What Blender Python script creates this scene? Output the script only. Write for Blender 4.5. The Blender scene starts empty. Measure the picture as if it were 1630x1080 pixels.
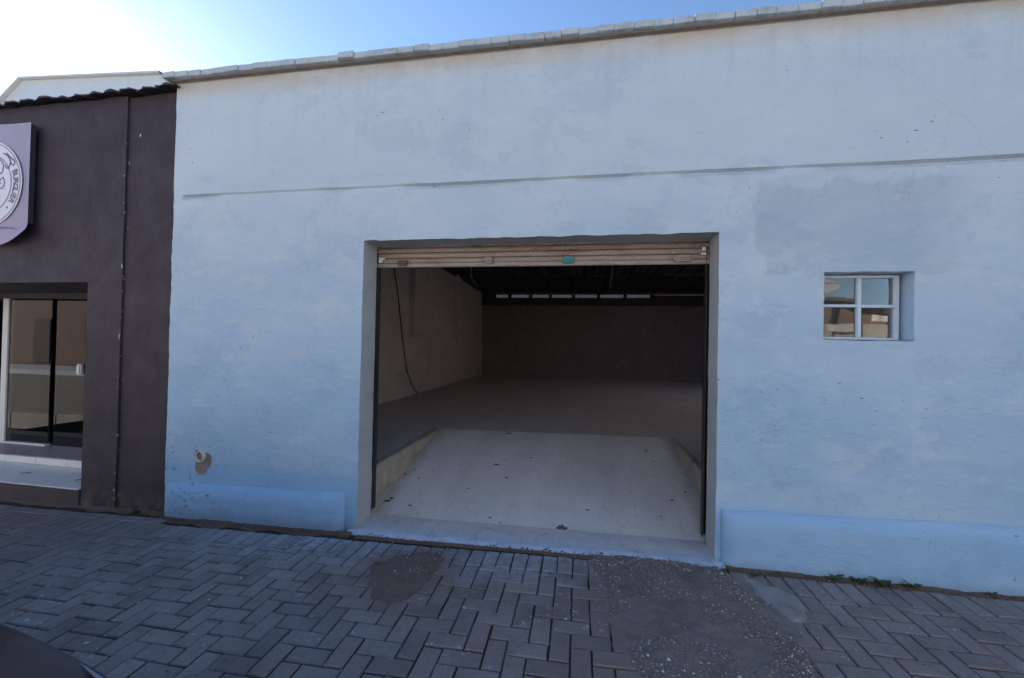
import bpy, bmesh, math, random
from mathutils import Vector, Matrix, noise
random.seed(7)
R = math.radians
sc = bpy.context.scene
col = sc.collection

# ------------------------------------------------------------------ camera
CAM = Vector((1.6827, -2.9348, 1.3952))
yaw, pitch, roll, fpx = -0.17289, 0.012458, -0.02087, 661.82
R0 = Vector((math.cos(yaw), -math.sin(yaw), 0)); F0 = Vector((math.sin(yaw), math.cos(yaw), 0)); U0 = Vector((0, 0, 1))
F1 = F0*math.cos(pitch) + U0*math.sin(pitch); U1 = -F0*math.sin(pitch) + U0*math.cos(pitch)
R2 = R0*math.cos(roll) - U1*math.sin(roll); U2 = R0*math.sin(roll) + U1*math.cos(roll)
cd = bpy.data.cameras.new('camera'); cam = bpy.data.objects.new('camera', cd); col.objects.link(cam)
m4 = Matrix((R2, U2, -F1)).transposed().to_4x4(); m4.translation = CAM; cam.matrix_world = m4
cd.sensor_width = 36; cd.lens = 36*fpx/1630; cd.clip_start = 0.05; cd.clip_end = 2000
sc.camera = cam

# ------------------------------------------------------------------ sky, sun, exposure
SUN = Vector((-.790, .482, .379)).normalized()
el = math.asin(SUN.z); az = math.atan2(SUN.x, SUN.y)          # from +Y, clockwise
w = bpy.data.worlds.new('World'); sc.world = w; w.use_nodes = True
nt = w.node_tree; nt.nodes.clear()
out = nt.nodes.new('ShaderNodeOutputWorld'); bg = nt.nodes.new('ShaderNodeBackground'); sky = nt.nodes.new('ShaderNodeTexSky')
sky.sky_type = 'NISHITA'; sky.sun_disc = False; sky.sun_elevation = el; sky.sun_rotation = az
sky.air_density = 1.0; sky.dust_density = 0.35; sky.ozone_density = 3.0; sky.altitude = 900
bg.inputs['Strength'].default_value = 0.07
nt.links.new(sky.outputs[0], bg.inputs[0]); nt.links.new(bg.outputs[0], out.inputs[0])
sd = bpy.data.lights.new('sun', 'SUN'); sd.energy = 5.0; sd.angle = R(.53); sd.color = (1, .95, .88)
so = bpy.data.objects.new('sun', sd); col.objects.link(so)
so.rotation_euler = (-SUN).to_track_quat('-Z', 'Y').to_euler(); so.location = (-20, 12, 12)
vs = sc.view_settings; vs.view_transform = 'Standard'; vs.look = 'None'; vs.gamma = 1; vs.use_curve_mapping = False
vs.exposure = 2.02
sc.cycles.max_bounces = 10; sc.cycles.diffuse_bounces = 5; sc.cycles.use_denoising = True

# ------------------------------------------------------------------ helpers
def link(name, me, mat=None, parent=None):
    o = bpy.data.objects.new(name, me); col.objects.link(o)
    if mat is not None and me is not None: 
        me.materials.clear(); me.materials.append(mat)
    if parent is not None: o.parent = parent
    return o
def tag(o, label=None, cat=None, group=None, kind=None):
    if label: o['label'] = label
    if cat: o['category'] = cat
    if group: o['group'] = group
    if kind: o['kind'] = kind
    return o
def empty(name, loc=(0, 0, 0), rz=0):
    o = bpy.data.objects.new(name, None); col.objects.link(o); o.location = loc; o.rotation_euler = (0, 0, rz)
    o.empty_display_size = .1
    return o
def mesh(name, v, f, smooth=False):
    me = bpy.data.meshes.new(name); me.from_pydata([tuple(a) for a in v], [], f); me.update()
    if smooth:
        me.polygons.foreach_set('use_smooth', [True]*len(me.polygons))
    return me
class MB:
    """collects shapes, builds one mesh"""
    def __init__(s): s.v = []; s.f = []
    def add(s, v, f):
        n = len(s.v); s.v += [tuple(a) for a in v]; s.f += [tuple(i+n for i in q) for q in f]
    def box(s, x0, x1, y0, y1, z0, z1):
        s.add([(x0,y0,z0),(x1,y0,z0),(x1,y1,z0),(x0,y1,z0),(x0,y0,z1),(x1,y0,z1),(x1,y1,z1),(x0,y1,z1)],
              [(3,2,1,0),(4,5,6,7),(0,1,5,4),(1,2,6,5),(2,3,7,6),(3,0,4,7)])
        return s
    def quad(s, a, b, c, d): s.add([a,b,c,d], [(0,1,2,3)]); return s
    def tube(s, pts, r, n=8, cap=True):
        pts = [Vector(p) for p in pts]; rings = []
        for i, p in enumerate(pts):
            d = (pts[min(i+1,len(pts)-1)] - pts[max(i-1,0)]).normalized()
            a = d.cross(Vector((0,0,1)) if abs(d.z) < .9 else Vector((1,0,0))).normalized(); b = d.cross(a)
            rr = r[i] if isinstance(r, (list, tuple)) else r
            rings.append([p + a*math.cos(2*math.pi*k/n)*rr + b*math.sin(2*math.pi*k/n)*rr for k in range(n)])
        v = [q for g in rings for q in g]; f = []
        for i in range(len(pts)-1):
            for k in range(n): f.append((i*n+k, i*n+(k+1)%n, (i+1)*n+(k+1)%n, (i+1)*n+k))
        if cap: f.append(tuple(range(n))[::-1]); f.append(tuple(range((len(pts)-1)*n, len(pts)*n)))
        s.add(v, f); return s
    def grid(s, fn, nu, nv, flip=False):
        v = [fn(i/nu, j/nv) for j in range(nv+1) for i in range(nu+1)]
        f = []
        for j in range(nv):
            for i in range(nu):
                q = (j*(nu+1)+i, j*(nu+1)+i+1, (j+1)*(nu+1)+i+1, (j+1)*(nu+1)+i)
                f.append(q[::-1] if flip else q)
        s.add(v, f); return s
    def build(s, name, mat, parent=None, smooth=False, bevel=0, seg=1):
        me = mesh(name, s.v, s.f, smooth)
        bm = bmesh.new(); bm.from_mesh(me); bmesh.ops.recalc_face_normals(bm, faces=bm.faces)
        if bevel: bmesh.ops.bevel(bm, geom=[e for e in bm.edges if len(e.link_faces) == 2 and e.calc_face_angle(0) > .5], offset=bevel, segments=seg, affect='EDGES', clamp_overlap=True)
        bm.to_mesh(me); bm.free()
        return link(name, me, mat, parent)
def nz(x, y, z=0, s=1, o=3):
    a = 0; amp = 1
    for i in range(o):
        a += amp*noise.noise((x*s+11.3*i, y*s-7.7*i, z*s+3.1*i)); amp *= .5; s *= 2.1
    return a
def inpoly(x, y, P):
    c = False; j = len(P)-1
    for i in range(len(P)):
        xi, yi = P[i]; xj, yj = P[j]
        if (yi > y) != (yj > y) and x < (xj-xi)*(y-yi)/(yj-yi)+xi: c = not c
        j = i
    return c
def pdist(x, y, P):
    best = 9
    for i in range(len(P)):
        a = Vector(P[i]); b = Vector(P[(i+1) % len(P)]); p = Vector((x, y)); t = max(0, min(1, (p-a).dot(b-a)/max(1e-9, (b-a).dot(b-a))))
        best = min(best, (p-a-(b-a)*t).length)
    return best if inpoly(x, y, P) else -best

# ------------------------------------------------------------------ materials
class N:
    """small node builder"""
    def __init__(s, name):
        s.m = bpy.data.materials.new(name); s.m.use_nodes = True; s.t = s.m.node_tree
        s.b = s.t.nodes['Principled BSDF']; s.o = s.t.nodes['Material Output']
        s.geo = s.t.nodes.new('ShaderNodeNewGeometry'); s.pos = s.geo.outputs['Position']
    def n(s, kind, **k):
        x = s.t.nodes.new('ShaderNode'+kind)
        for a, b in k.items(): setattr(x, a, b)
        return x
    def set(s, sock, val):
        if isinstance(val, bpy.types.NodeSocket): s.t.links.new(val, sock)
        elif val is not None: sock.default_value = val
    def math(s, op, a, b=None, c=None, clamp=False):
        x = s.n('Math', operation=op, use_clamp=clamp); s.set(x.inputs[0], a); s.set(x.inputs[1], b)
        if c is not None: s.set(x.inputs[2], c)
        return x.outputs[0]
    def map(s, scale=(1,1,1), vec=None, loc=(0,0,0)):
        x = s.n('Mapping'); s.set(x.inputs['Vector'], vec or s.pos); x.inputs['Scale'].default_value = scale; x.inputs['Location'].default_value = loc
        return x.outputs[0]
    def noise(s, scale, detail=4, rough=.6, vec=None, dist=0):
        x = s.n('TexNoise'); s.set(x.inputs['Vector'], vec or s.pos); x.inputs['Scale'].default_value = scale
        x.inputs['Detail'].default_value = detail; x.inputs['Roughness'].default_value = rough; x.inputs['Distortion'].default_value = dist
        return x.outputs['Fac']
    def voro(s, scale, feature='F1', vec=None, out='Distance'):
        x = s.n('TexVoronoi', feature=feature); s.set(x.inputs['Vector'], vec or s.pos); x.inputs['Scale'].default_value = scale
        return x.outputs[out]
    def ramp(s, f, a, b, va=0., vb=1.):
        x = s.n('MapRange'); x.clamp = True; s.set(x.inputs[0], f)
        for i, v in zip((1, 2, 3, 4), (a, b, va, vb)): x.inputs[i].default_value = v
        return x.outputs[0]
    def mix(s, f, a, b, blend='MIX'):
        x = s.n('Mix', data_type='RGBA', blend_type=blend); s.set(x.inputs[0], f)
        for i, v in ((6, a), (7, b)): s.set(x.inputs[i], v if isinstance(v, bpy.types.NodeSocket) else (*v, 1) if len(v) == 3 else v)
        return x.outputs[2]
    def xyz(s):
        x = s.n('SeparateXYZ'); s.set(x.inputs[0], s.pos); return x.outputs
    def bump(s, h, dist=.01, strength=1., prev=None):
        x = s.n('Bump'); s.set(x.inputs['Height'], h); x.inputs['Distance'].default_value = dist; x.inputs['Strength'].default_value = strength
        if prev is not None: s.set(x.inputs['Normal'], prev)
        return x.outputs[0]
    def done(s, color, rough=.8, normal=None, metal=0., spec=None):
        s.set(s.b.inputs['Base Color'], color if isinstance(color, bpy.types.NodeSocket) else (*color, 1))
        s.set(s.b.inputs['Roughness'], rough); s.b.inputs['Metallic'].default_value = metal
        if spec is not None: s.b.inputs['Specular IOR Level'].default_value = spec
        if normal is not None: s.set(s.b.inputs['Normal'], normal)
        return s.m
    def rnd(s):
        oi = s.n('ObjectInfo'); a = s.math('ADD', oi.outputs['Random'], s.geo.outputs['Random Per Island'])
        return s.math('FRACT', s.math('MULTIPLY', a, 7.31))
def simple(name, c1, c2, scale=8, rough=.7, bump=.004, bscale=40, metal=0., spec=None, stretch=(1,1,1)):
    q = N(name); v = q.map(stretch)
    return q.done(q.mix(q.ramp(q.noise(scale, 6, .65, v), .3, .7), c1, c2), q.ramp(q.noise(scale*2, 3, .5, v), .2, .8, rough-.08, rough+.08) if rough < .9 else rough,
                  q.bump(q.noise(bscale, 5, .7, v), bump) if bump else None, metal, spec)

def paint_wall():
    q = N('pale_blue_plaster'); X = q.xyz()
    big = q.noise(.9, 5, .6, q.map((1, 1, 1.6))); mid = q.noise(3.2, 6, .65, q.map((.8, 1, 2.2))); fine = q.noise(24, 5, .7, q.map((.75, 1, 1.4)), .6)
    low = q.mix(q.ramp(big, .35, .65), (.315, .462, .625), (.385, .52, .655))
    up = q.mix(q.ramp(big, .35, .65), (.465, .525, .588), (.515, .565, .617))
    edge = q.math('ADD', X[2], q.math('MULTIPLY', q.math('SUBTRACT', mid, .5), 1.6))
    c = q.mix(q.ramp(edge, .9, 2.8), low, up)                                  # flare veil put into the paint: greyer upwards, edge broken like overlapping coats
    c = q.mix(q.ramp(mid, .52, .68, 0, .40), c, (.50, .59, .66))                 # paler roller patches
    c = q.mix(q.ramp(q.noise(1.7, 7, .7, q.map((1.1, 1, 1.5), loc=(4, 2, 9))), .56, .60, 0, .5), c, q.mix(1., c, (.84, .87, .92), 'MULTIPLY'))
    c = q.mix(q.ramp(fine, .58, .75, 0, .6), c, q.mix(1., c, (.78, .82, .87), 'MULTIPLY'))
    # dust under the coping
    c = q.mix(q.math('MULTIPLY', q.ramp(X[2], 3.36, 3.47), q.ramp(mid, .3, .6, .1, .8)), c, (.50, .42, .34))
    # rising dirt at the foot
    foot = q.math('ADD', X[2], q.math('MULTIPLY', q.math('SUBTRACT', q.noise(7, 5), .5), .12))
    c = q.mix(q.ramp(foot, .06, -.04, 0, .85), c, (.20, .15, .12))
    c = q.mix(q.math('MULTIPLY', q.ramp(X[2], .30, -.02, 0, .6), q.ramp(q.noise(11, 6, .75), .48, .66)), c, (.24, .27, .30))
    # repainted deeper blue plinth
    c = q.mix(q.math('MULTIPLY', q.ramp(X[2], .40, .33, 0, .55), q.ramp(mid, .25, .6, .6, 1)), c, (.195, .40, .65))
    # repair patch by the doorway and window, and hairline cracks
    wp = q.n('VectorMath', operation='ADD'); nv = q.n('TexNoise'); nv.inputs['Scale'].default_value = 3.0; nv.inputs['Detail'].default_value = 5; q.set(nv.inputs['Vector'], q.pos)
    sc3 = q.n('VectorMath', operation='SCALE'); q.set(sc3.inputs[0], nv.outputs['Color']); sc3.inputs['Scale'].default_value = .45; q.set(wp.inputs[0], q.pos); q.set(wp.inputs[1], sc3.outputs[0])
    crk = q.voro(.62, 'DISTANCE_TO_EDGE', wp.outputs[0])
    ck = q.math('MULTIPLY', q.ramp(crk, .0035, .0012), q.ramp(q.noise(1.1, 3, .5, q.map(loc=(3, 3, 8))), .52, .60))
    c = q.mix(q.math('MULTIPLY', ck, .13), c, (.16, .18, .21))
    px_ = q.math('ADD', X[0], q.math('MULTIPLY', q.math('SUBTRACT', q.noise(2.6, 5, .65), .5), .5)); pz_ = q.math('ADD', X[2], q.math('MULTIPLY', q.math('SUBTRACT', q.noise(2.9, 5, .65, q.map(loc=(5, 0, 5))), .5), .4))
    pm = q.math('MULTIPLY', q.math('MULTIPLY', q.ramp(px_, 2.80, 2.82), q.ramp(px_, 4.0, 3.7)), q.math('MULTIPLY', q.ramp(pz_, 1.86, 1.88), q.ramp(pz_, 2.50, 2.46)))
    c = q.mix(q.math('MULTIPLY', pm, .85), c, q.mix(1., c, (.84, .86, .87), 'MULTIPLY'))
    ed = q.math('MULTIPLY', q.ramp(q.noise(1.9, 8, .72, q.map((1, 1, 1.2), loc=(2, 7, 1))), .585, .60), q.ramp(q.noise(1.3, 2, .5, q.map(loc=(9, 1, 4))), .45, .55))
    c = q.mix(q.math('MULTIPLY', ed, .32), c, (.55, .60, .63))
    # rain streaks under the coping and below the shadow line
    stk = q.ramp(q.noise(9, 4, .6, q.map((1, 1, .07))), .50, .72)
    c = q.mix(q.math('MULTIPLY', q.math('MULTIPLY', stk, q.ramp(X[2], 2.7, 3.5)), .45), c, q.mix(1., c, (.80, .79, .77), 'MULTIPLY'))
    # knocks and flakes
    reg = q.ramp(q.noise(1.35, 2, .5, q.map((1, 1, 1), loc=(1.3, 0, 5.2))), .53, .64)
    lowreg = q.math('MULTIPLY', q.ramp(X[2], .9, .1), q.ramp(X[0], -.8, -1.4))
    reg = q.math('MAXIMUM', reg, q.math('MULTIPLY', lowreg, .9))
    ch = q.ramp(q.noise(30, 3, .55, q.map((.8, 1, 1.5), loc=(0, 0, 3))), .675, .70)
    chips = q.math('MULTIPLY', ch, q.ramp(reg, .3, .7))
    ch2 = q.math('MULTIPLY', q.ramp(q.noise(27, 3, .6, q.map((1, 1, 1.3), loc=(7, 3, 1))), .605, .63), q.math('MULTIPLY', q.math('MULTIPLY', q.ramp(X[2], .75, .35), q.ramp(X[0], -1.05, -1.45)), q.ramp(q.noise(5, 2), .42, .55)))
    chips = q.math('MAXIMUM', chips, ch2)
    c = q.mix(q.math('MULTIPLY', chips, .8), c, (.09, .09, .11))
    tro = q.ramp(q.noise(2.6, 4, .6, q.map((1, 1, 1.3), loc=(8, 1, 2))), .42, .62, .0, 1)
    h = q.math('MULTIPLY', q.noise(5, 5, .6, q.map((.85, 1, 1.3)), .5), .9)
    h = q.math('ADD', h, q.math('MULTIPLY', tro, q.math('MULTIPLY', q.noise(22, 5, .65, q.map((.6, 1, 1.7)), .8), .75)))
    h = q.math('ADD', h, q.math('MULTIPLY', q.noise(90, 3, .6), .12))
    h = q.math('SUBTRACT', h, q.math('MULTIPLY', chips, .3))
    rough_skin = q.ramp(X[2], 2.9, 1.8, .35, 1)
    nrm = q.bump(q.math('MULTIPLY', h, rough_skin), .017, .6)
    return q.done(c, .82, nrm, spec=.25)
M = {}
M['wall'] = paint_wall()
def paver_mat():
    q = N('concrete_paver'); X = q.xyz(); r = q.rnd()
    c = q.mix(r, (.195, .168, .160), (.30, .26, .245))
    c = q.mix(q.math('LESS_THAN', r, .12), c, (.27, .228, .215))
    c = q.mix(q.ramp(q.noise(5, 5, .6), .45, .75, 0, .55), c, (.32, .29, .285))
    c = q.mix(q.ramp(q.noise(60, 4, .7), .5, .8, 0, .5), c, (.08, .075, .08))
    c = q.mix(q.ramp(q.noise(1.6, 5, .65), .42, .66, 0, .8), c, q.mix(1., c, (.72, .70, .70), 'MULTIPLY')); c = q.mix(q.ramp(q.noise(14, 5, .7), .56, .66, 0, .6), c, q.mix(1., c, (.7, .68, .68), 'MULTIPLY'))
    # paint drips and lime by the doorway and along the wall
    near = q.math('MULTIPLY', q.ramp(q.math('ADD', X[1], q.math('MULTIPLY', q.noise(5, 4), .35)), -.42, .02), q.math('MULTIPLY', q.ramp(X[0], -1.4, -.4), q.ramp(X[0], 2.3, 1.7)))
    c = q.mix(q.math('MULTIPLY', near, q.ramp(q.noise(18, 5, .7), .40, .62, .1, .85)), c, (.36, .42, .50))
    for cx_, cy_, ra, st_ in ((.62, -.5, .42, .85), (2.3, -.75, .80, .8), (2.0, -.15, .5, .6)):
        vd = q.n('VectorMath', operation='DISTANCE'); q.set(vd.inputs[0], q.pos); vd.inputs[1].default_value = (cx_, cy_, 0)
        dd = q.math('ADD', vd.outputs['Value'], q.math('MULTIPLY', q.math('SUBTRACT', q.noise(5, 6, .7), .5), .5))
        c = q.mix(q.math('MULTIPLY', q.ramp(dd, ra, ra*.45), st_), c, (.20, .165, .142))
    spl = q.math('MULTIPLY', q.ramp(q.noise(34, 2, .4), .68, .70), q.ramp(q.noise(2.4, 2), .5, .6))
    c = q.mix(spl, c, (.42, .45, .5))
    dust = q.math('MULTIPLY', q.ramp(X[0], -1.0, -2.4), q.ramp(q.noise(3, 5), .3, .6, .45, 1))
    c = q.mix(q.math('MULTIPLY', dust, .8), c, (.165, .138, .135))
    h = q.math('ADD', q.noise(120, 4, .7), q.math('MULTIPLY', q.noise(22, 4, .6), .7))
    return q.done(c, q.ramp(q.noise(9, 4), .3, .7, .62, .85), q.bump(h, .0035, .8), spec=.35)
M['paver'] = paver_mat()
def dirt_mat(name, a, b, c3, rough=.95, sc_=30):
    q = N(name)
    c = q.mix(q.ramp(q.noise(4, 6, .7), .35, .65), a, b); c = q.mix(q.ramp(q.noise(sc_*3, 4, .8), .52, .72, 0, .8), c, c3)
    return q.done(c, rough, q.bump(q.noise(sc_, 8, .75), .012), spec=.2)
M['sand'] = dirt_mat('joint_sand', (.040, .034, .030), (.075, .062, .053), (.02, .02, .02))
M['mud'] = dirt_mat('brown_mud', (.145, .115, .095), (.19, .152, .125), (.09, .073, .062), .8, 14)
M['gravel_dirt'] = dirt_mat('gritty_dirt', (.19, .16, .145), (.27, .23, .205), (.10, .085, .08), .95, 40)
M['base_dirt'] = dirt_mat('red_brown_dirt', (.13, .085, .062), (.19, .135, .10), (.05, .035, .028))
M['earth'] = dirt_mat('dry_earth', (.16, .13, .10), (.22, .18, .14), (.10, .08, .06))
def stone_mat():
    q = N('grit_stone'); r = q.rnd()
    c = q.mix(r, (.10, .088, .08), (.30, .27, .25)); c = q.mix(q.math('GREATER_THAN', r, .94), c, (.58, .56, .53))
    return q.done(c, .8, q.bump(q.noise(200, 2), .002))
M['stone'] = stone_mat()
def conc(name, a, b, stain, k=.6, bd=.006):
    q = N(name); v = q.map((1.2, .6, 1))
    c = q.mix(q.ramp(q.noise(2.2, 6, .65, v), .35, .65), a, b)
    c = q.mix(q.ramp(q.noise(6, 6, .7, q.map((1.6, .5, 1))), .52, .72, 0, k), c, stain)
    c = q.mix(q.ramp(q.noise(90, 3, .6), .62, .75, 0, .4), c, tuple(x*.5 for x in stain))
    return q.done(c, .86, q.bump(q.math('ADD', q.noise(30, 6, .7), q.math('MULTIPLY', q.noise(5, 4), .7)), bd), spec=.25)
M['ramp_plain'] = conc('smooth_cement', (.56, .55, .555), (.64, .625, .625), (.45, .43, .42), .5, .004)
def ramp_mat():
    q = N('ramp_cement'); X = q.xyz()
    c = q.mix(q.ramp(q.noise(2.2, 6, .65, q.map((1.2, .6, 1))), .35, .65), (.55, .54, .545), (.63, .615, .615))
    c = q.mix(q.ramp(q.noise(5, 6, .7, q.map((2.2, .35, 1))), .50, .70, 0, .3), c, (.45, .435, .43))
    c = q.mix(q.ramp(q.noise(16, 5, .75), .55, .68, 0, .35), c, (.36, .34, .33))
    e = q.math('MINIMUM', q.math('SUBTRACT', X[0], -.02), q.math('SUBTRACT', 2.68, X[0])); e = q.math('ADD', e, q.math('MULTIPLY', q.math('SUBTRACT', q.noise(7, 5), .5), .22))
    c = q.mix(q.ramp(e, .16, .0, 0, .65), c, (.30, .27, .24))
    for tx in (.72, 1.98):
        t_ = q.math('ABSOLUTE', q.math('SUBTRACT', q.math('ADD', X[0], q.math('MULTIPLY', q.noise(1.2, 2), .12)), tx))
        c = q.mix(q.math('MULTIPLY', q.ramp(t_, .13, .06), q.ramp(q.noise(6, 5, .7, q.map((1, .3, 1))), .35, .65, .03, .2)), c, (.36, .35, .35))
    c = q.mix(q.ramp(q.noise(150, 2, .5), .68, .72, 0, .6), c, (.2, .19, .18))
    return q.done(c, .85, q.bump(q.math('ADD', q.noise(28, 6, .7), q.math('MULTIPLY', q.noise(5, 4), .8)), .005), spec=.25)
M['ramp'] = ramp_mat()
M['floor'] = conc('dusty_cement_floor', (.46, .425, .41), (.54, .50, .48), (.35, .31, .295), .6)
M['curb'] = conc('worn_yellowish_concrete', (.33, .29, .22), (.42, .38, .32), (.20, .16, .11), .7, .012)
M['apron'] = conc('paint_splashed_cement', (.36, .38, .42), (.46, .49, .54), (.25, .24, .24), .5, .008)
def splash():
    q = N('cement_with_blue_paint_splash'); X = q.xyz(); v = q.map((1.2, .6, 1))
    c = q.mix(q.ramp(q.noise(2.2, 6, .65, v), .35, .65), (.56, .55, .555), (.64, .625, .625))
    e = q.math('ADD', X[1], q.math('MULTIPLY', q.math('SUBTRACT', q.noise(4, 6, .7), .5), .35))
    c = q.mix(q.ramp(e, .12, -.02, 0, .85), c, (.50, .60, .74)); c = q.mix(q.ramp(q.noise(9, 6, .7), .55, .7, 0, .55), c, (.26, .24, .235))
    e2 = q.math('ADD', X[1], q.math('MULTIPLY', q.math('SUBTRACT', q.noise(16, 5, .7), .5), .10))
    c = q.mix(q.ramp(e2, -.05, -.085, 0, .75), c, (.20, .175, .16))
    cr = q.voro(7, 'DISTANCE_TO_EDGE', q.map((1, 1, 1)))
    k = q.math('MULTIPLY', q.ramp(cr, .012, .004), q.ramp(e2, .02, -.04))
    c = q.mix(q.math('MULTIPLY', k, .85), c, (.05, .045, .04))
    return q.done(c, .86, q.bump(q.math('SUBTRACT', q.math('ADD', q.noise(30, 6, .7), q.noise(6, 3)), k), .006), spec=.25)
M['splash'] = splash()
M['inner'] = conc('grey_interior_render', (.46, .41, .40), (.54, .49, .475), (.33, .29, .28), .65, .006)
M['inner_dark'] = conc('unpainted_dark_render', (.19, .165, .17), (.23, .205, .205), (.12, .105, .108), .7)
M['coping'] = conc('blue_grey_painted_brick', (.38, .43, .46), (.48, .52, .545), (.22, .23, .22), .75, .006)
def shop_mat():
    q = N('dark_plum_paint'); X = q.xyz()
    c = q.mix(q.ramp(q.noise(1.4, 5), .35, .65), (.032, .022, .032), (.044, .031, .042))
    c = q.mix(q.ramp(q.noise(9, 6, .7, q.map((1, 1, .35))), .55, .75, 0, .5), c, (.065, .052, .056))
    edge = q.ramp(q.math('ABSOLUTE', q.math('SUBTRACT', X[0], -2.255)), .05, .0)
    ch = q.math('MULTIPLY', q.ramp(q.noise(40, 2, .5, q.map((1, 1, .6))), .66, .69), q.ramp(q.math('MULTIPLY', edge, q.noise(4, 2)), .28, .42))
    c = q.mix(ch, c, (.42, .38, .34))
    foot = q.math('MULTIPLY', q.ramp(X[2], .12, -.08), q.ramp(q.noise(8, 5), .45, .65))
    c = q.mix(q.math('MULTIPLY', foot, .7), c, (.16, .12, .10))
    return q.done(c, q.ramp(q.noise(5, 4), .3, .7, .55, .75), q.bump(q.noise(24, 6, .7), .006, .7), spec=.35)
M['shop'] = shop_mat()
M['shop_dark'] = simple('plum_paint_flat', (.040, .029, .038), (.050, .037, .046), 6, .6, .004)
M['white_tile'] = simple('glazed_white_tile', (.62, .62, .62), (.70, .70, .69), 5, .35, .001, 60, spec=.5)
M['sill_tile'] = simple('mauve_grey_stone', (.22, .20, .22), (.28, .25, .27), 12, .4, .001, 60)
M['grout'] = simple('tile_grout', (.16, .15, .15), (.22, .21, .2), 20, .9)
M['alu_white'] = simple('white_coated_aluminium', (.62, .62, .62), (.68, .68, .68), 4, .4, .0005, 80)
M['frame_paint'] = simple('pale_blue_painted_iron', (.46, .54, .64), (.56, .63, .70), 12, .55, .003, 60)
M['rail'] = simple('black_steel_rail', (.02, .02, .022), (.05, .045, .04), 14, .5, .003, 60, metal=.4)
M['chalk'] = simple('white_lime_chips', (.6, .6, .6), (.75, .74, .72), 30, .9)
M['pvc'] = simple('dirty_white_pvc', (.50, .46, .41), (.62, .58, .52), 9, .5, .002)
M['mortar'] = simple('bare_mortar', (.20, .17, .155), (.30, .24, .20), 20, .95, .012, 30)
M['clod'] = simple('dark_dirt_clod', (.016, .014, .014), (.04, .034, .03), 60, .95, .004, 150)
M['leaf_dry'] = simple('dry_brown_leaf', (.11, .05, .03), (.20, .10, .06), 60, .8, .002, 150)
M['weed'] = simple('weed_green', (.03, .055, .02), (.07, .095, .035), 30, .7, .002)
M['cable'] = simple('black_cable', (.02, .018, .018), (.035, .03, .03), 30, .6, 0)
M['wire'] = simple('pale_wire', (.5, .48, .46), (.6, .58, .56), 30, .6, 0)
M['asphalt'] = conc('dusty_street_paving', (.20, .19, .175), (.26, .245, .225), (.14, .13, .12), .6, .008)
M['kerbstone'] = conc('kerb_concrete', (.25, .24, .23), (.33, .31, .29), (.16, .15, .14))
M['rust'] = simple('rusty_steel', (.09, .06, .045), (.17, .10, .06), 40, .8, .004, 100)
M['roof_sheet'] = simple('old_fibre_cement', (.05, .045, .045), (.08, .07, .068), 5, .9, .003)
M['brown_wall'] = conc('weathered_brown_render', (.13, .10, .095), (.17, .135, .125), (.08, .065, .06))
M['wood'] = simple('dark_timber', (.05, .035, .026), (.085, .06, .045), 8, .8, .004, 40, stretch=(1, 12, 12))
M['tileroof'] = simple('weathered_clay_tile', (.13, .085, .07), (.20, .13, .10), 12, .85, .006)
def shutter_mat():
    q = N('rusty_pink_shutter'); v = q.map((.5, 1, 9))
    c = q.mix(q.ramp(q.noise(6, 6, .7, v), .35, .65), (.25, .19, .165), (.33, .265, .235))
    c = q.mix(q.ramp(q.noise(3, 6, .75, q.map((1, 1, 4))), .52, .68, 0, .8), c, (.17, .10, .075))
    c = q.mix(q.ramp(q.noise(80, 2, .5), .66, .7), c, (.5, .47, .44))
    return q.done(c, .62, q.bump(q.noise(60, 4), .002), .15)
M['shutter'] = shutter_mat()
M['teal'] = simple('chipped_teal_paint', (.03, .17, .20), (.06, .25, .28), 60, .5, .003, 120)
def glass(name, tint, ior=1.52, wave=.0):
    q = N(name); t = q.t
    tr = q.n('BsdfTransparent'); tr.inputs[0].default_value = (*tint, 1)
    gl = q.n('BsdfGlossy'); gl.inputs['Roughness'].default_value = .01; gl.inputs[0].default_value = (1, 1, 1, 1)
    fr = q.n('Fresnel'); fr.inputs[0].default_value = ior
    mx = q.n('MixShader'); t.links.new(fr.outputs[0], mx.inputs[0]); t.links.new(tr.outputs[0], mx.inputs[1]); t.links.new(gl.outputs[0], mx.inputs[2])
    if wave:
        b = q.bump(q.noise(3.5, 2, .5), wave, 1.0); t.links.new(b, gl.inputs['Normal']); t.links.new(b, fr.inputs['Normal'])
    last = mx.outputs[0]
    if wave:
        df = q.n('BsdfDiffuse'); df.inputs[0].default_value = (.42, .40, .36, 1); m2 = q.n('MixShader')
        t.links.new(q.ramp(q.noise(9, 6, .7), .35, .8, .03, .22), m2.inputs[0]); t.links.new(last, m2.inputs[1]); t.links.new(df.outputs[0], m2.inputs[2]); last = m2.outputs[0]
    t.links.new(last, q.o.inputs[0]); t.nodes.remove(q.b)
    return q.m
M['pane'] = glass('old_window_glass', (.80, .86, .84), 1.68, .0006)
M['door_glass'] = glass('tinted_door_glass', (.55, .53, .55), 1.5)
M['car_glass'] = glass('car_glass', (.3, .32, .32), 1.5)

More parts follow.
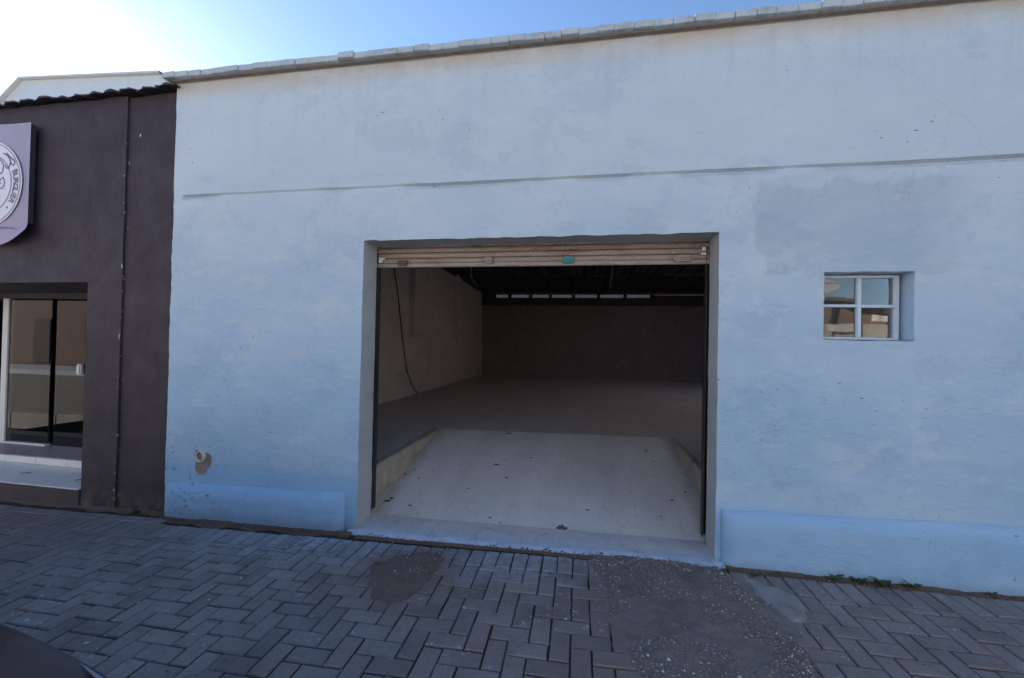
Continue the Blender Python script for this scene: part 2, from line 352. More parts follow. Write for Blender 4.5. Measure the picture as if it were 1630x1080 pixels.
# ------------------------------------------------------------------ ground, road, pavement
def gz(x): return .018*(max(-2.9, min(x, 2.4)) - 2.4)
g = MB().box(-400, 400, -400, 400, -.6, -.42); tag(g.build('ground', M['earth']), kind='structure')
g = MB().grid(lambda u, v: (-60+120*u, -8.6+6.85*v, -.2+.05*math.sin(math.pi*v)), 24, 8); tag(g.build('road', M['asphalt']), kind='structure')
PY0 = -1.62                                                     # street edge of the paving
k = MB()
for i in range(40):
    x0 = -20+i*1.0; k.box(x0+.004, x0+.992, PY0-.14, PY0-.004, -.4, gz(x0+.5)+.004)
tag(k.build('kerb', M['kerbstone'], bevel=.012), kind='structure')
pav = MB().grid(lambda u, v: (-20+40*u, PY0+(1.0-PY0)*v*.999 if False else PY0+(-PY0+.0)*v, gz(-20+40*u)-.016), 160, 4) if False else MB().grid(lambda u, v: (-7+14*u, PY0-PY0*v, gz(-7+14*u)-.0105+.006*max(-1, min(.9, nz(-7+14*u, PY0-PY0*v, 4, 2.6, 4)))), 420, 60).build('pavement', M['sand'])
tag(pav, kind='structure')
# pavers
U = .0975; J = .0085
def paver_mesh(i):
    rr = random.Random(i); L, W, c = 2*U-J, U-J, .005
    v = []
    for dz, ins in ((-.03, 0), (-c, 0), (0, c)):
        for sx, sy in ((-1,-1),(1,-1),(1,1),(-1,1)):
            v.append((sx*(L/2-ins)+rr.uniform(-.002,.002), sy*(W/2-ins)+rr.uniform(-.002,.002), dz+(rr.uniform(-.0012,.0012) if dz > -.02 else 0)))
    f = [(8,9,10,11)]
    for a in (0, 4):
        for k_ in range(4): f.append((a+k_, a+(k_+1)%4, a+4+(k_+1)%4, a+4+k_))
    me = mesh('paver', v, f); me.materials.append(M['paver']); return me
PM = [paver_mesh(i) for i in range(8)]
MUD = [(.40,-.60),(.39,-.45),(.44,-.36),(.51,-.29),(.62,-.245),(.74,-.205),(.80,-.28),(.80,-.40),(.81,-.52),(.77,-.66),(.75,-.75),(.66,-.82),(.58,-.80),(.52,-.74),(.46,-.66)]
GRV = [(1.76,-.06),(2.05,-.03),(2.30,-.04),(2.52,-.08),(2.64,-.18),(2.68,-.42),(2.74,-.66),(2.70,-.86),(2.66,-1.1),(2.55,-1.35),(2.2,-1.5),(2.0,-1.3),(1.92,-1.08),(1.86,-.8),(1.83,-.62),(1.78,-.45)]
CEM = [(2.66,-.17),(2.90,-.30),(2.86,-.52),(2.76,-.56),(2.69,-.42)]  # smear of cement at the gravel's edge
cands = []
rot = R(.8); ca, sa = math.cos(rot), math.sin(rot); OX, OY = 1.543, -.758
def add_p(cx, cy, lx, ly):
    ang = 0 if lx >= ly else math.pi/2
    L, W = (lx, ly) if lx >= ly else (ly, lx)
    if ang == 0 and L <= U*1.05 and abs(L-W) > 1e-6: pass
    x = OX + cx*ca - cy*sa; y = OY + cx*sa + cy*ca
    if y > -.02 or y < PY0+.015 or x < -6 or x > 6.5: return
    if pdist(x, y, MUD) > .045 or pdist(x, y, GRV) > .05 or pdist(x, y, CEM) > .02: return
    if y > -.1 and -.1 < x < 2.55: return
    cands.append((x, y, ang+rot, L, W))
TOP = .435                                                    # local y where the header course begins (world about -.325)
for j in range(-12, 8):
    for i in range(-80, 56):
        s = (i+j) % 4
        if s == 0: x0, x1, y0, y1 = i*U, (i+2)*U, (j-1)*U, j*U
        elif s == 3: x0, x1, y0, y1 = i*U, (i+1)*U, (j-2)*U, j*U
        else: continue
        y1 = min(y1, TOP); y0 = max(y0, PY0+.008-OY-(x0+x1)/2*sa)
        if y1-y0 < .035: continue
        add_p((x0+x1)/2, (y0+y1)/2, x1-x0, y1-y0)
for i in range(-80, 56):
    add_p((i+.5)*U, TOP+U, U, 2*U)
for i in range(-80, -32, 2):
    add_p((i+1)*U, TOP+2.5*U, 2*U, U)
def shown(x, y):
    d = Vector((x, y, gz(x))) - CAM; f_ = d.dot(F1)
    if f_ < .2: return 0
    u = 815+fpx*d.dot(R2)/f_; v = 540-fpx*d.dot(U2)/f_
    if not (-40 < u < 1670 and v < 1120): return 0
    return -d.z/d.length**3
ok = sorted([c for c in cands], key=lambda c: -shown(c[0], c[1]))
rest = MB()
for n_, (x, y, a, L, W) in enumerate(ok):
    if shown(x, y) == 0 and y < -1.55 and n_ > 300 and abs(x) > 5: continue
    tilt = Matrix.Rotation(random.gauss(0, .008), 4, 'X') @ Matrix.Rotation(random.gauss(0, .005), 4, 'Y')
    flip = math.pi if random.random() < .5 else 0
    mw = Matrix.Translation((x+random.gauss(0, .0009), y+random.gauss(0, .0009), gz(x)+random.gauss(0, .0018))) @ Matrix.Rotation(a+flip+random.gauss(0, .007), 4, 'Z') @ tilt @ Matrix.Diagonal(((L-J)/(2*U-J), (W-J)/(U-J), 1, 1))
    me = random.choice(PM)
    if n_ < 300:
        o = bpy.data.objects.new('paver', me); col.objects.link(o); o.parent = pav; o.matrix_basis = mw
    else:
        rest.add([mw @ v.co for v in me.vertices], [tuple(p.vertices) for p in me.polygons])
o = rest.build('paver_field', M['paver'], pav); o['kind'] = 'stuff'

def patch(name, P, mat, h, seed, res=.018, edge=.06, amp=.006):
    xs = [p[0] for p in P]; ys = [p[1] for p in P]; x0, x1, y0, y1 = min(xs)-.06, max(xs)+.06, min(ys)-.06, max(ys)+.06
    nu, nv = int((x1-x0)/res), int((y1-y0)/res); idx = {}; v = []; f = []
    def pt(i, j):
        if (i, j) not in idx:
            x = x0+i*res; y = y0+j*res; d = pdist(x, y, P) + .022*nz(x, y, seed, 9, 3)
            z = gz(x) - .012 + (h+.012)*max(0, min(1, (d+edge*.6)/edge)) + amp*nz(x, y, seed, 14, 4)
            idx[(i, j)] = len(v); v.append((x, y, z))
        return idx[(i, j)]
    for i in range(nu):
        for j in range(nv):
            if pdist(x0+i*res, y0+j*res, P) > -.06: f.append((pt(i,j), pt(i+1,j), pt(i+1,j+1), pt(i,j+1)))
    o = link(name, mesh(name, v, f, True), mat); return o
tag(patch('mud_patch', MUD, M['mud'], .005, 3), kind='structure')
tag(patch('gravel_patch', GRV, M['gravel_dirt'], .004, 5, amp=.008), kind='structure')
tag(patch('cement_smear', CEM, M['kerbstone'], .007, 9, edge=.03), kind='structure')
def stones(name, spots, rad, mat):
    mb = MB(); rr = random.Random(5)
    for x, y, z in spots:
        s = rr.uniform(*rad) * (1.8 if rr.random() < .06 else 1); q = Matrix.Rotation(rr.uniform(0, 6.3), 3, 'Z')
        v = [q @ Vector(p) for p in ((s,0,0),(0,s*rr.uniform(.6,1),0),(-s*rr.uniform(.6,1),0,.1*s),(0,-s*rr.uniform(.6,1),0),(s*.2,s*.1,s*rr.uniform(.4,.8)),(0,0,-s*.6))]
        mb.add([p+Vector((x, y, z)) for p in v], [(0,1,4),(1,2,4),(2,3,4),(3,0,4),(1,0,5),(2,1,5),(3,2,5),(0,3,5)])
    return tag(mb.build(name, mat), kind='stuff')
sp = []
rr = random.Random(2)
for _ in range(24000):
    x, y = rr.uniform(1.7, 2.8), rr.uniform(-1.55, 0); d = pdist(x, y, GRV)
    if d > -.02 and rr.random() < (.9 if d < .14 else .45) and nz(x, y, 2, 3.5, 4) > (.0 if d > .12 else -.2): sp.append((x, y, gz(x)-.012+(.016)*max(0, min(1, (d+.022*nz(x, y, 5, 9, 3)+.036)/.06))+.008*nz(x, y, 5, 14, 4)+.001))
for _ in range(420):
    x, y = rr.gauss(.63, .05), rr.gauss(-.45, .07)
    if pdist(x, y, MUD) > .05 and rr.random() < .35: sp.append((x, y, gz(x)+.005))
for _ in range(220):
    x, y = rr.uniform(.5, .82), rr.uniform(-.34, -.17)
    if rr.random() < .75: sp.append((x, y, gz(x)+.003))
for _ in range(500):                                             # stray grit in the joints
    x, y = rr.uniform(-2.6, 4.3), rr.uniform(-1.4, -.05); sp.append((x, y, gz(x)-.002))
for _ in range(900):
    x, y = rr.gauss(2.25, .38), rr.gauss(-.7, .42)
    if y < -.1 and pdist(x, y, GRV) < 0: sp.append((x, y, gz(x)+.001))
stones('loose_gravel', sp, (.0024, .0070), M['stone'])

# ------------------------------------------------------------------ the garage building
XL, XR, ZT, DP = -1.735, 6.6, 3.522, .209
DX0, DX1, DH = 0.0, 2.55, 2.1645
WX0, WX1, WZ0, WZ1, ZG = 3.174, 3.673, 1.464, 1.894, 2.571
gar = empty('garage_building', (0, 0, 0))
tag(gar, 'pale blue rendered garage building with a wide open doorway and rough plaster front', 'building')
def lines(a, b, step, must):
    n = int(round((b-a)/step)); L = [a+(b-a)*i/n for i in range(n+1)]
    for q in must:
        L = [t for t in L if abs(t-q) > .005 or t in must]; L.append(q)
    return sorted(set(L))
xs = lines(XL, XR, .028, [DX0, DX1, WX0, WX1, XL+.085, XL+.1]); zs = lines(-.42, ZT, .028, [0., DH, WZ0, WZ1, ZG-.0055, ZG, ZG+.014])
PATCHA = [(2.63,2.45),(2.66,2.36),(2.80,2.35),(2.83,2.40),(2.86,2.25),(2.74,2.23),(2.76,2.1),(2.70,2.0),(2.75,1.9),(2.86,1.95),(2.95,1.90),(3.08,1.93),(3.19,1.91),(3.28,1.94),(3.36,1.905),(3.7,1.92),(3.72,2.3),(3.3,2.52),(2.9,2.5)]
def facade_y(x, z):
    d = -.0045*nz(x, z*1.8, 0, 1.3, 2) - .0032*nz(x*.8, z*1.7, 4, 11, 3)*(1 if z < ZG else .5)
    wob = .006*nz(x, 0, 7, 2.5, 3)
    if z > ZG+wob*0 or x < XL+.09: d -= .005
    elif z >= ZG-.007: d += .03*max(.25, min(1, .75+1.2*nz(x, 3, 1, 1.7, 4)))
    pd = pdist(x, z, PATCHA) if 2.5 < x < 3.9 and 1.8 < z < 2.6 else -1
    d += .007*max(0, min(1, (pd+.02*nz(x, z, 3, 12, 3))/.010 + .5))
    return d
fm = MB(); idx = {}
def fz(x, z):                                                   # wavering of the shadow line and of the openings' edges
    dz = 0; dx = 0
    if abs(z-ZG) < .03: dz = .006*nz(x, 0, 7, 2.0, 4)
    if abs(z-DH) < .004 and DX0-.01 < x < DX1+.01: dz = .007*nz(x, 2, 7, 7, 3)
    if z < DH+.01 and (abs(x-DX0) < .004 or abs(x-DX1) < .004): dx = .005*nz(z, 4, x, 5, 3)
    if WZ0-.01 < z < WZ1+.01 and (abs(x-WX0) < .004 or abs(x-WX1) < .004): dx = .003*nz(z, 4, x, 14, 3)
    if WX0-.01 < x < WX1+.01 and (abs(z-WZ0) < .004 or abs(z-WZ1) < .004): dz = .004*nz(x, 4, z, 16, 3)
    if abs(x-XL) < .004: dx = .006*nz(z, 1, 3, 4, 4)
    return x+dx, z+dz
V = []; Fc = []
def fv(i, j):
    if (i, j) not in idx:
        x, z = xs[i], zs[j]; X, Z = fz(x, z); idx[(i, j)] = len(V); V.append((X, facade_y(x, z), Z))
    return idx[(i, j)]
def hole(xm, zm): return (DX0 < xm < DX1 and zm < DH) or (WX0 < xm < WX1 and WZ0 < zm < WZ1)
bv = {}
def back(i, j):
    a = fv(i, j)
    if a not in bv: 
        bv[a] = len(V); x, y, z = V[a]
        xx = x + (.0 if WX0-.02 < x < WX1+.02 and z < WZ1+.02 and z > WZ0-.02 else 0)
        V.append((xx, DP if not x > 2.7 else .16, z))
    return bv[a]
for i in range(len(xs)-1):
    for j in range(len(zs)-1):
        h0 = hole((xs[i]+xs[i+1])/2, (zs[j]+zs[j+1])/2)
        if not h0: Fc.append((fv(i,j), fv(i+1,j), fv(i+1,j+1), fv(i,j+1)))
        for di, dj, a, b in ((1,0,(i+1,j),(i+1,j+1)), (0,1,(i,j+1),(i+1,j+1))):
            if i+di < len(xs)-1 and j+dj < len(zs)-1:
                h1 = hole((xs[i+di]+xs[i+di+1])/2, (zs[j+dj]+zs[j+dj+1])/2)
                if h0 != h1: Fc.append((fv(*a), fv(*b), back(*b), back(*a)))
me = mesh('wall', V, Fc); 
bm = bmesh.new(); bm.from_mesh(me); bmesh.ops.recalc_face_normals(bm, faces=bm.faces)
if sum(f.normal.y for f in bm.faces if abs(f.normal.y) > .8) > 0: bmesh.ops.reverse_faces(bm, faces=bm.faces)
bm.to_mesh(me); bm.free()
me.polygons.foreach_set('use_smooth', [True]*len(me.polygons)); me.set_sharp_from_angle(angle=R(32))
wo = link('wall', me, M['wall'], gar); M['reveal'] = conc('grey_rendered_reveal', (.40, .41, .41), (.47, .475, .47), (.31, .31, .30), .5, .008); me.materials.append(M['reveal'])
for p in me.polygons:
    if abs(p.normal.y) < .5 and p.center.y > .03 and p.center.x < 2.7 and p.center.z < 2.25: p.material_index = 1
# side (left) and top of the wall, and the inside face
IZ0, IX0, IX1, IY1, FL = -.42, -1.655, 6.4, 10.4, .36
s_ = MB()
s_.quad((XL,.0,-.42),(XL,10.6,-.42),(XL,10.6,ZT),(XL,.0,ZT))
s_.quad((XL,-.016,ZT),(XR,-.016,ZT),(XR,DP,ZT),(XL,DP,ZT)); s_.quad((XR,0,-.42),(XR,10.6,-.42),(XR,10.6,ZT),(XR,0,ZT))
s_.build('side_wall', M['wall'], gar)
b_ = MB()
for x0, x1, z0, z1 in ((IX0,DX0,IZ0,ZT),(DX0,DX1,DH,ZT),(DX1,WX0,IZ0,ZT),(WX0,WX1,IZ0,WZ0),(WX0,WX1,WZ1,ZT),(WX1,IX1,IZ0,ZT)):
    b_.quad((x0,DP,z0),(x1,DP,z0),(x1,DP,z1),(x0,DP,z1))
b_.build('inner_face', M['inner'], gar)
# plinths, with a sloped top
def plinth(x0, x1, zt, y, name):
    mb = MB(); n = int((x1-x0)/.04)
    prof = [(0, zt+.035), (-y*.55, zt+.02), (-y, zt-.015), (-y-.004, zt-.06), (-y-.004, zt*.5), (-y-.006, -.0), (-y-.006, -.42)]
    for s in range(n+1):
        x = x0+(x1-x0)*s/n; e = min(s, n-s); k_ = .25 if e == 0 else 1
        zo = min(.045, .03*(x-x0))
        for (py, pz) in prof:
            mb.v.append((x, (py-.002)*k_ - .006*nz(x, pz*2, 8, 6, 3)*(1 if py < -.01 else .3), pz+zo*(pz > .1)+.006*nz(x, pz, 1, 5, 3)*(pz > .05)))
    P = len(prof)
    for s in range(n):
        for t in range(P-1): mb.f.append((s*P+t, (s+1)*P+t, (s+1)*P+t+1, s*P+t+1))
    mb.f.append(tuple(range(P))); mb.f.append(tuple(range(n*P, (n+1)*P)))
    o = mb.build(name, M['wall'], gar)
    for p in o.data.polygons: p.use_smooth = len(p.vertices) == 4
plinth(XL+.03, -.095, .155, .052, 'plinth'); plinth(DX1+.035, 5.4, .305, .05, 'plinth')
# coping bricks
rr = random.Random(4)
cm = []
for i in range(6):
    mb = MB().box(-.5, .5, -.085, .16, -.046, .0)
    mb.v = [(x*(.1205)+rr.uniform(-.0008,.0008), y+rr.uniform(-.003,.003), z+rr.uniform(-.0015,.0015)) for x, y, z in mb.v]
    o_ = mb.build('coping_brick', M['coping'], bevel=.004, seg=1); cm.append(o_.data); bpy.data.objects.remove(o_)
x = XL-.055
while x < XR:
    o = bpy.data.objects.new('coping_brick', rr.choice(cm)); col.objects.link(o); o.parent = gar
    sx = rr.uniform(.92, 1.1)
    o.location = (x+.061*sx, rr.gauss(0, .003), ZT+.054+rr.gauss(0, .0018)); o.rotation_euler = (0, rr.gauss(0, .006), rr.gauss(0, .008)); o.scale = (sx, 1, 1)
    x += .1225*sx
MB().box(XL+.004, XR, -.05, .14, ZT+.001, ZT+.009).build('coping_bed', M['mortar'], gar)
# window
win = empty('window', (0, 0, 0)); win.parent = gar
fy0, fy1 = .095, .125
f_ = MB()
X0, X1, Z0, Z1 = 3.205, 3.645, WZ0+.004, WZ1-.006
XM = 3.205+.25*.9; ZM = 1.69
for a in ((3.181, 3.205, Z0, Z1), (3.628, 3.655, Z0, Z1)): f_.box(a[0], a[1], fy0, fy1, a[2], a[3])
f_.box(3.205, 3.628, fy0+.001, fy1-.001, Z0, Z0+.018); f_.box(3.205, 3.628, fy0+.001, fy1-.001, Z1-.018, Z1)
f_.build('frame', M['frame_paint'], win, bevel=.003)
m_ = MB().box(3.415, 3.438, fy0-.004, fy1-.002, Z0+.018, Z1-.018); m_.build('mullion', M['frame_paint'], win, bevel=.003)
MB().box(3.205, 3.415, fy0-.001, fy1-.004, ZM-.009, ZM+.009).build('glazing_bar', M['frame_paint'], win, bevel=.003)
MB().box(3.438, 3.628, fy0-.001, fy1-.004, ZM-.012, ZM+.007).build('glazing_bar', M['frame_paint'], win, bevel=.003)
rr = random.Random(12)
for x0, x1 in ((3.205, 3.415), (3.438, 3.628)):
    for z0, z1 in ((Z0+.018, ZM-.009), (ZM+.008, Z1-.018)):
        t = rr.gauss(0, .0016); t2 = rr.gauss(0, .0012); y = .112
        mb = MB(); mb.grid(lambda u, v: (x0+(x1-x0)*u, y+t*(u-.5)+t2*(v-.5), z0+(z1-z0)*v), 4, 4)
        mb.build('pane', M['pane'], win, True)
# window sill lip
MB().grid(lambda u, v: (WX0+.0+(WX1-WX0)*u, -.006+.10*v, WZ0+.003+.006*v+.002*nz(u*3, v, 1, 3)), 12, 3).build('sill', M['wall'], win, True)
# drain pipe stub with broken plaster round it
P_ = Vector((-1.385, 0, .415))
mb = MB(); rng = random.Random(3); ring = []
nseg = 28
for k_ in range(nseg):
    a = 2*math.pi*k_/nseg; rad = .075+.012*math.sin(3*a+1)+.010*rng.uniform(-1, 1); dz = -.035 if math.sin(a) < 0 else 0
    ring.append((P_.x+.005+rad*math.cos(a), P_.z-.018+rad*math.sin(a)*1.05+dz*(-math.sin(a))))
cv = [(x, -.0085+.004*rng.random(), z) for x, z in ring]; iv = [(P_.x+.06*math.cos(2*math.pi*k_/nseg), -.001, P_.z-.012+.06*math.sin(2*math.pi*k_/nseg)) for k_ in range(nseg)]
mb.add(cv+iv+[(P_.x, .0, P_.z)], [(k_, (k_+1)%nseg, nseg+(k_+1)%nseg, nseg+k_) for k_ in range(nseg)]+[(nseg+k_, nseg+(k_+1)%nseg, 2*nseg) for k_ in range(nseg)])
mb.build('bare_mortar_patch', M['mortar'], gar)
mb = MB(); n = 24; prof = [(.047, .04), (.047, -.022), (.040, -.024), (.038, .04)]
for py in prof:
    for k_ in range(n):
        a = 2*math.pi*k_/n; mb.v.append((P_.x-.01+py[0]*math.cos(a), py[1]-.006*math.cos(a), P_.z+.01+py[0]*math.sin(a)))
for t in range(3):
    for k_ in range(n): mb.f.append((t*n+k_, t*n+(k_+1)%n, (t+1)*n+(k_+1)%n, (t+1)*n+k_))
mb.f.append(tuple(3*n+k_ for k_ in range(n)))
mb.build('drain_pipe', M['pvc'], gar, True)

# rolling shutter
sh = empty('roller_shutter', (0, 0, 0)); sh.parent = gar
z = 2.03; SY = .235
for k_ in range(5):
    h = .042
    mb = MB()
    prof = [(0, 0), (-.012, .004), (-.015, .014), (-.015, .028), (-.011, .037), (0, .041), (.004, .030), (.004, .01)]
    nn = 30
    for s in range(nn+1):
        x = DX0-.03+(DX1-DX0+.06)*s/nn; wv = .0025*nz(x, k_, 0, 3, 3)
        for py, pz in prof: mb.v.append((x, SY+py+wv, z+pz+wv*.6))
    P = len(prof)
    for s in range(nn):
        for t in range(P): mb.f.append((s*P+t, (s+1)*P+t, (s+1)*P+(t+1)%P, s*P+(t+1)%P))
    mb.build('slat', M['shutter'], sh); z += h
MB().box(DX0-.03, DX1+.03, SY-.024, SY+.012, 1.997, 2.0295).build('bottom_bar', M['shutter'], sh, bevel=.004)
def lump(nm, x, z_, w_, h_, mat):
    mb = MB(); rr = random.Random(int(x*100))
    for i in range(3): 
        a = rr.uniform(-.2, .2)*w_; mb.box(x-w_/2+abs(a), x+w_/2-abs(a)*.3, SY-.042-.004*i, SY-.022, z_-h_/2+.012*i, z_+h_/2-.008*(2-i))
    mb.build(nm, mat, sh, bevel=.005)
lump('latch', .22, 2.03, .10, .045, M['rust']); lump('latch', .935, 2.04, .075, .05, M['shutter'])
o = None
lump('padlock', 1.55, 2.037, .088, .052, M['teal']); lump('latch', 2.36, 2.035, .12, .05, M['shutter'])
mb = MB().box(.02, .05, SY-.03, SY-.022, 2.035, 2.075).box(.045, .07, SY-.03, SY-.022, 2.06, 2.076); mb.build('bracket', M['chalk'], sh)
mb = MB().box(2.49, 2.525, SY-.03, SY-.019, 2.06, 2.075).box(2.495, 2.52, SY-.03, SY-.019, 2.09, 2.115); mb.build('bracket', M['chalk'], sh)
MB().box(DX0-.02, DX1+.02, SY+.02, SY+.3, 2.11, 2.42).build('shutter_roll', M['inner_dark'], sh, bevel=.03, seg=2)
for x0, x1, zb in ((DX0-.006, DX0+.010, .03), (DX1-.022, DX1+.006, .06)):
    r_ = MB().box(x0, x0+.004, DP+.002, DP+.06, zb, 2.12).box(x1-.004, x1, DP+.002, DP+.06, zb, 2.12).box(x0+.004, x1-.004, DP+.055, DP+.06, zb, 2.12)
    r_.build('guide_rail', M['rail'], gar)
# interior shell
MB().box(3.04, 3.10, .165, 1.7, FL-.4, 3.1).box(4.35, 4.41, .165, 1.7, FL-.4, 3.1).box(3.04, 4.41, 1.701, 1.76, FL-.4, 3.1).box(3.04, 4.41, .165, 1.76, 2.45, 2.5).build('added_baffle', M['inner_dark'], gar)  # unseen dark box added behind the window to block the sunlit wall beyond
w_ = MB().box(IX0-.07, IX0+.022, DP+.002, IY1, FL-.5, 1.48).box(IX0-.07, IX0, DP+.002, IY1, 1.48, 3.4); w_.build('inner_wall', M['inner'], gar)
for y0 in (4.6, 7.35): MB().box(IX0+.001, IX0+.12, y0, y0+.28, 1.482, 3.2).build('pilaster', M['inner'], gar)
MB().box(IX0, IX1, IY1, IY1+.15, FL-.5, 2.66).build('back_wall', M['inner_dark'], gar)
MB().box(IX1, IX1+.15, DP, IY1, FL-.5, 3.4).build('inner_wall', M['inner'], gar)
MB().box(IX0, IX1, IY1-.1, IY1+.1, 2.662, 2.90).build('beam', M['wood'], gar)
for x0 in (-1.5, -.75, -.06, .58, 1.31, 2.09, 2.90, 3.7): MB().box(x0-.05, x0+.05, IY1-.06, IY1+.05, 2.902, 3.05).build('stub_post', M['wood'], gar)
MB().box(3.75, IX1, IY1-.05, IY1+.05, 2.902, 2.985).build('infill_board', M['wood'], gar); MB().box(IX0, -1.2, IY1-.05, IY1+.05, 2.902, 3.06).build('infill_board', M['wood'], gar)
for y0 in (2.2, 4.8, 7.4): MB().box(IX0, IX1, y0, y0+.08, 3.10, 3.24).build('rafter', M['wood'], gar)
MB().box(IX0, IX1, IY1-.13, IY1-.06, 3.00, 3.035).build('rafter', M['wood'], gar)
def corr(u, v):
    x = IX0-.06+(IX1-IX0+.2)*u; y = .25+10.5*v; return (x, y, 3.30-.235*v+.022*math.sin(x*2*math.pi/.177))
rf = MB(); rf.grid(lambda u, v: corr(u*.835, v), 470, 6); rf.grid(lambda u, v: corr(.835+.165*u, .30*v), 90, 3); rf.grid(lambda u, v: corr(.835+.165*u, .70+.30*v), 90, 2)  # unseen gap by the right wall, added to let sun brighten the interior
rf.build('roof_sheet', M['roof_sheet'], gar, True)

# floor, ramp and its raised edges
YR0, YR1 = 1.86, 2.08; RX0, RX1 = 0.0, 2.66
def yend(x): return YR0+(YR1-YR0)*(x-RX0)/(RX1-RX0)
fl = MB().box(IX0-.05, RX0-.085, DP+.003, IY1+.02, FL-.12, FL)
fl.grid(lambda u, v: ((RX0-.085)+(RX1+.07-RX0+.085)*u, yend((RX0-.085)+(RX1+.07-RX0+.085)*u)-.0+(IY1+.02-yend(RX0))*v, FL), 10, 4)
fl.box(RX1+.07, IX1, DP+.003, IY1+.02, FL-.12, FL)
tag(fl.build('floor', M['floor']), kind='structure')
def rz(x, y):
    t = (y-.26)/(yend(x)-.26)
    base = gz(x)*.8
    if t < 0: z = base + .004
    else: z = base+.004 + (FL+.0-base-.004)*(t*1.42-.42*t*t)
    return min(z, FL+.0005) + .0025*nz(x, y, 2, 3, 3)*(0 if t > .98 else 1)
rp = MB().grid(lambda u, v: (RX0-.02+(RX1-RX0+.04)*u, .262+(yend(RX0-.02+(RX1-RX0+.04)*u)-.262)*v, rz(RX0-.02+(RX1-RX0+.04)*u, .262+(yend(RX0-.02+(RX1-RX0+.04)*u)-.262)*v)), 70, 40)
tag(rp.build('ramp', M['ramp'], None, True), kind='structure')
def apron(u, v):
    x = -.06+(2.66)*u
    x = min(max(x, -.06), 2.60)
    y0 = -.085-.045*nz(x, 0, 4, 3.5, 5)-.02*max(0, 1-abs(x-2.35)/.3); y = y0+(.258-y0)*v
    e = min(1, v*6); z = gz(x)*(.8+.2*(1-v)) + .006*e - .02*(1-e) + .004*nz(x, y, 6, 9, 4) + (.004*v)
    if not (0.0 < x < 2.55) and y > 0: x = max(.0-.003, min(2.55+.003, x)) 
    return (x, y, z)
tag(MB().grid(apron, 110, 14).build('apron', M['splash'], None, True), kind='structure')
# broken lumps of cement between apron and pavers
sp = []
rr = random.Random(8)
for _ in range(150):
    x = rr.uniform(.2, 2.6); y = -.085-.045*nz(x, 0, 4, 3.5, 5)+rr.gauss(0, .015); sp.append((x, y, gz(x)-.002))
stones('cement_rubble', sp, (.004, .012), M['base_dirt'])
# raised curbs on both sides of the ramp
def curb(nm, x0, x1, inner, y0, y1, mat):
    mb = MB(); n = 46
    for s in range(n+1):
        y = y0+(y1-y0)*s/n
        c = .010+.012*max(0, nz(y, x0, 3, 5, 3)); fx = .008*nz(y, 1, x0, 6, 4)
        sg = 1 if inner > x0+.001 else -1
        outer = x0 if sg > 0 else x1
        for px, pz in ((outer, FL-.4), (outer, FL+.003), (inner-sg*c*1.6, FL+.003+.002*nz(y, 5, 1, 9)), (inner-sg*.003+fx*.3, FL-c), (inner+fx*.6, FL-.12), (inner+fx-.004*sg, FL-.5)):
            mb.v.append((px, y, pz))
    for s in range(n):
        for t in range(5): mb.f.append((s*6+t, (s+1)*6+t, (s+1)*6+t+1, s*6+t+1))
    mb.f.append(tuple(range(6))); mb.f.append(tuple(range(n*6, n*6+6)))
    o = mb.build(nm, mat, None); tag(o, kind='structure')
curb('ramp_curb', RX0-.088, RX0, RX0, DP+.004, YR0-.002, M['curb']); curb('ramp_curb', RX1, RX1+.072, RX1, DP+.004, YR1-.01, M['curb'])
# floor bolt
fb = empty('floor_bolt', (1.54, .29, gz(1.5)*.8)); tag(fb, 'short rusty steel bolt standing in the doorway cement', 'bolt')
MB().tube([(0,0,-.01),(0,0,.035)], .006, 8).build('rod', M['rail'], fb)
mb = MB(); rr = random.Random(1)
mb.grid(lambda u, v: ((u-.5)*.20, (v-.5)*.11, .008+.012*max(0, 1-((u-.5)**2+(v-.5)**2)*6)*(1+.8*nz(u*4, v*4, 0, 2))-.012*min(1, ((u-.5)**2+(v-.5)**2)*6)), 10, 8); mb.build('crumbled_socket', M['mud'], fb, True)
MB().tube([(-.028,.01,.006),(-.02,.012,.022)], .008, 6).build('broken_stub', M['rust'], fb)
# cable on the inner wall
cp = [(3.70,3.05),(3.827,2.646),(3.968,2.336),(4.094,1.899),(4.254,1.391),(4.45,.86),(4.73,.538),(4.99,.375)]
o = MB().tube([(IX0+.05, a, b) for a, b in cp], .011, 6).build('cable', M['cable'], None, True); tag(o, 'dark cable hanging down the left inside wall of the garage', 'cable')
o = MB().tube([(-.548,5,3.15),(-.548,5,2.722),(-.49,5,2.61),(-.416,5,2.51)], .006, 5).build('loose_wire', M['wire']); tag(o, 'thin pale loose wire dangling slantwise from the garage ceiling near the pilasters', 'wire')
o = MB().tube([(2.15,5,3.15),(2.17,5,2.75),(2.15,5,2.66),(2.13,5,2.47)], .0055, 5).build('loose_wire', M['wire']); tag(o, 'thin pale loose wire hanging straight from the dark ceiling above the doorway middle', 'wire')
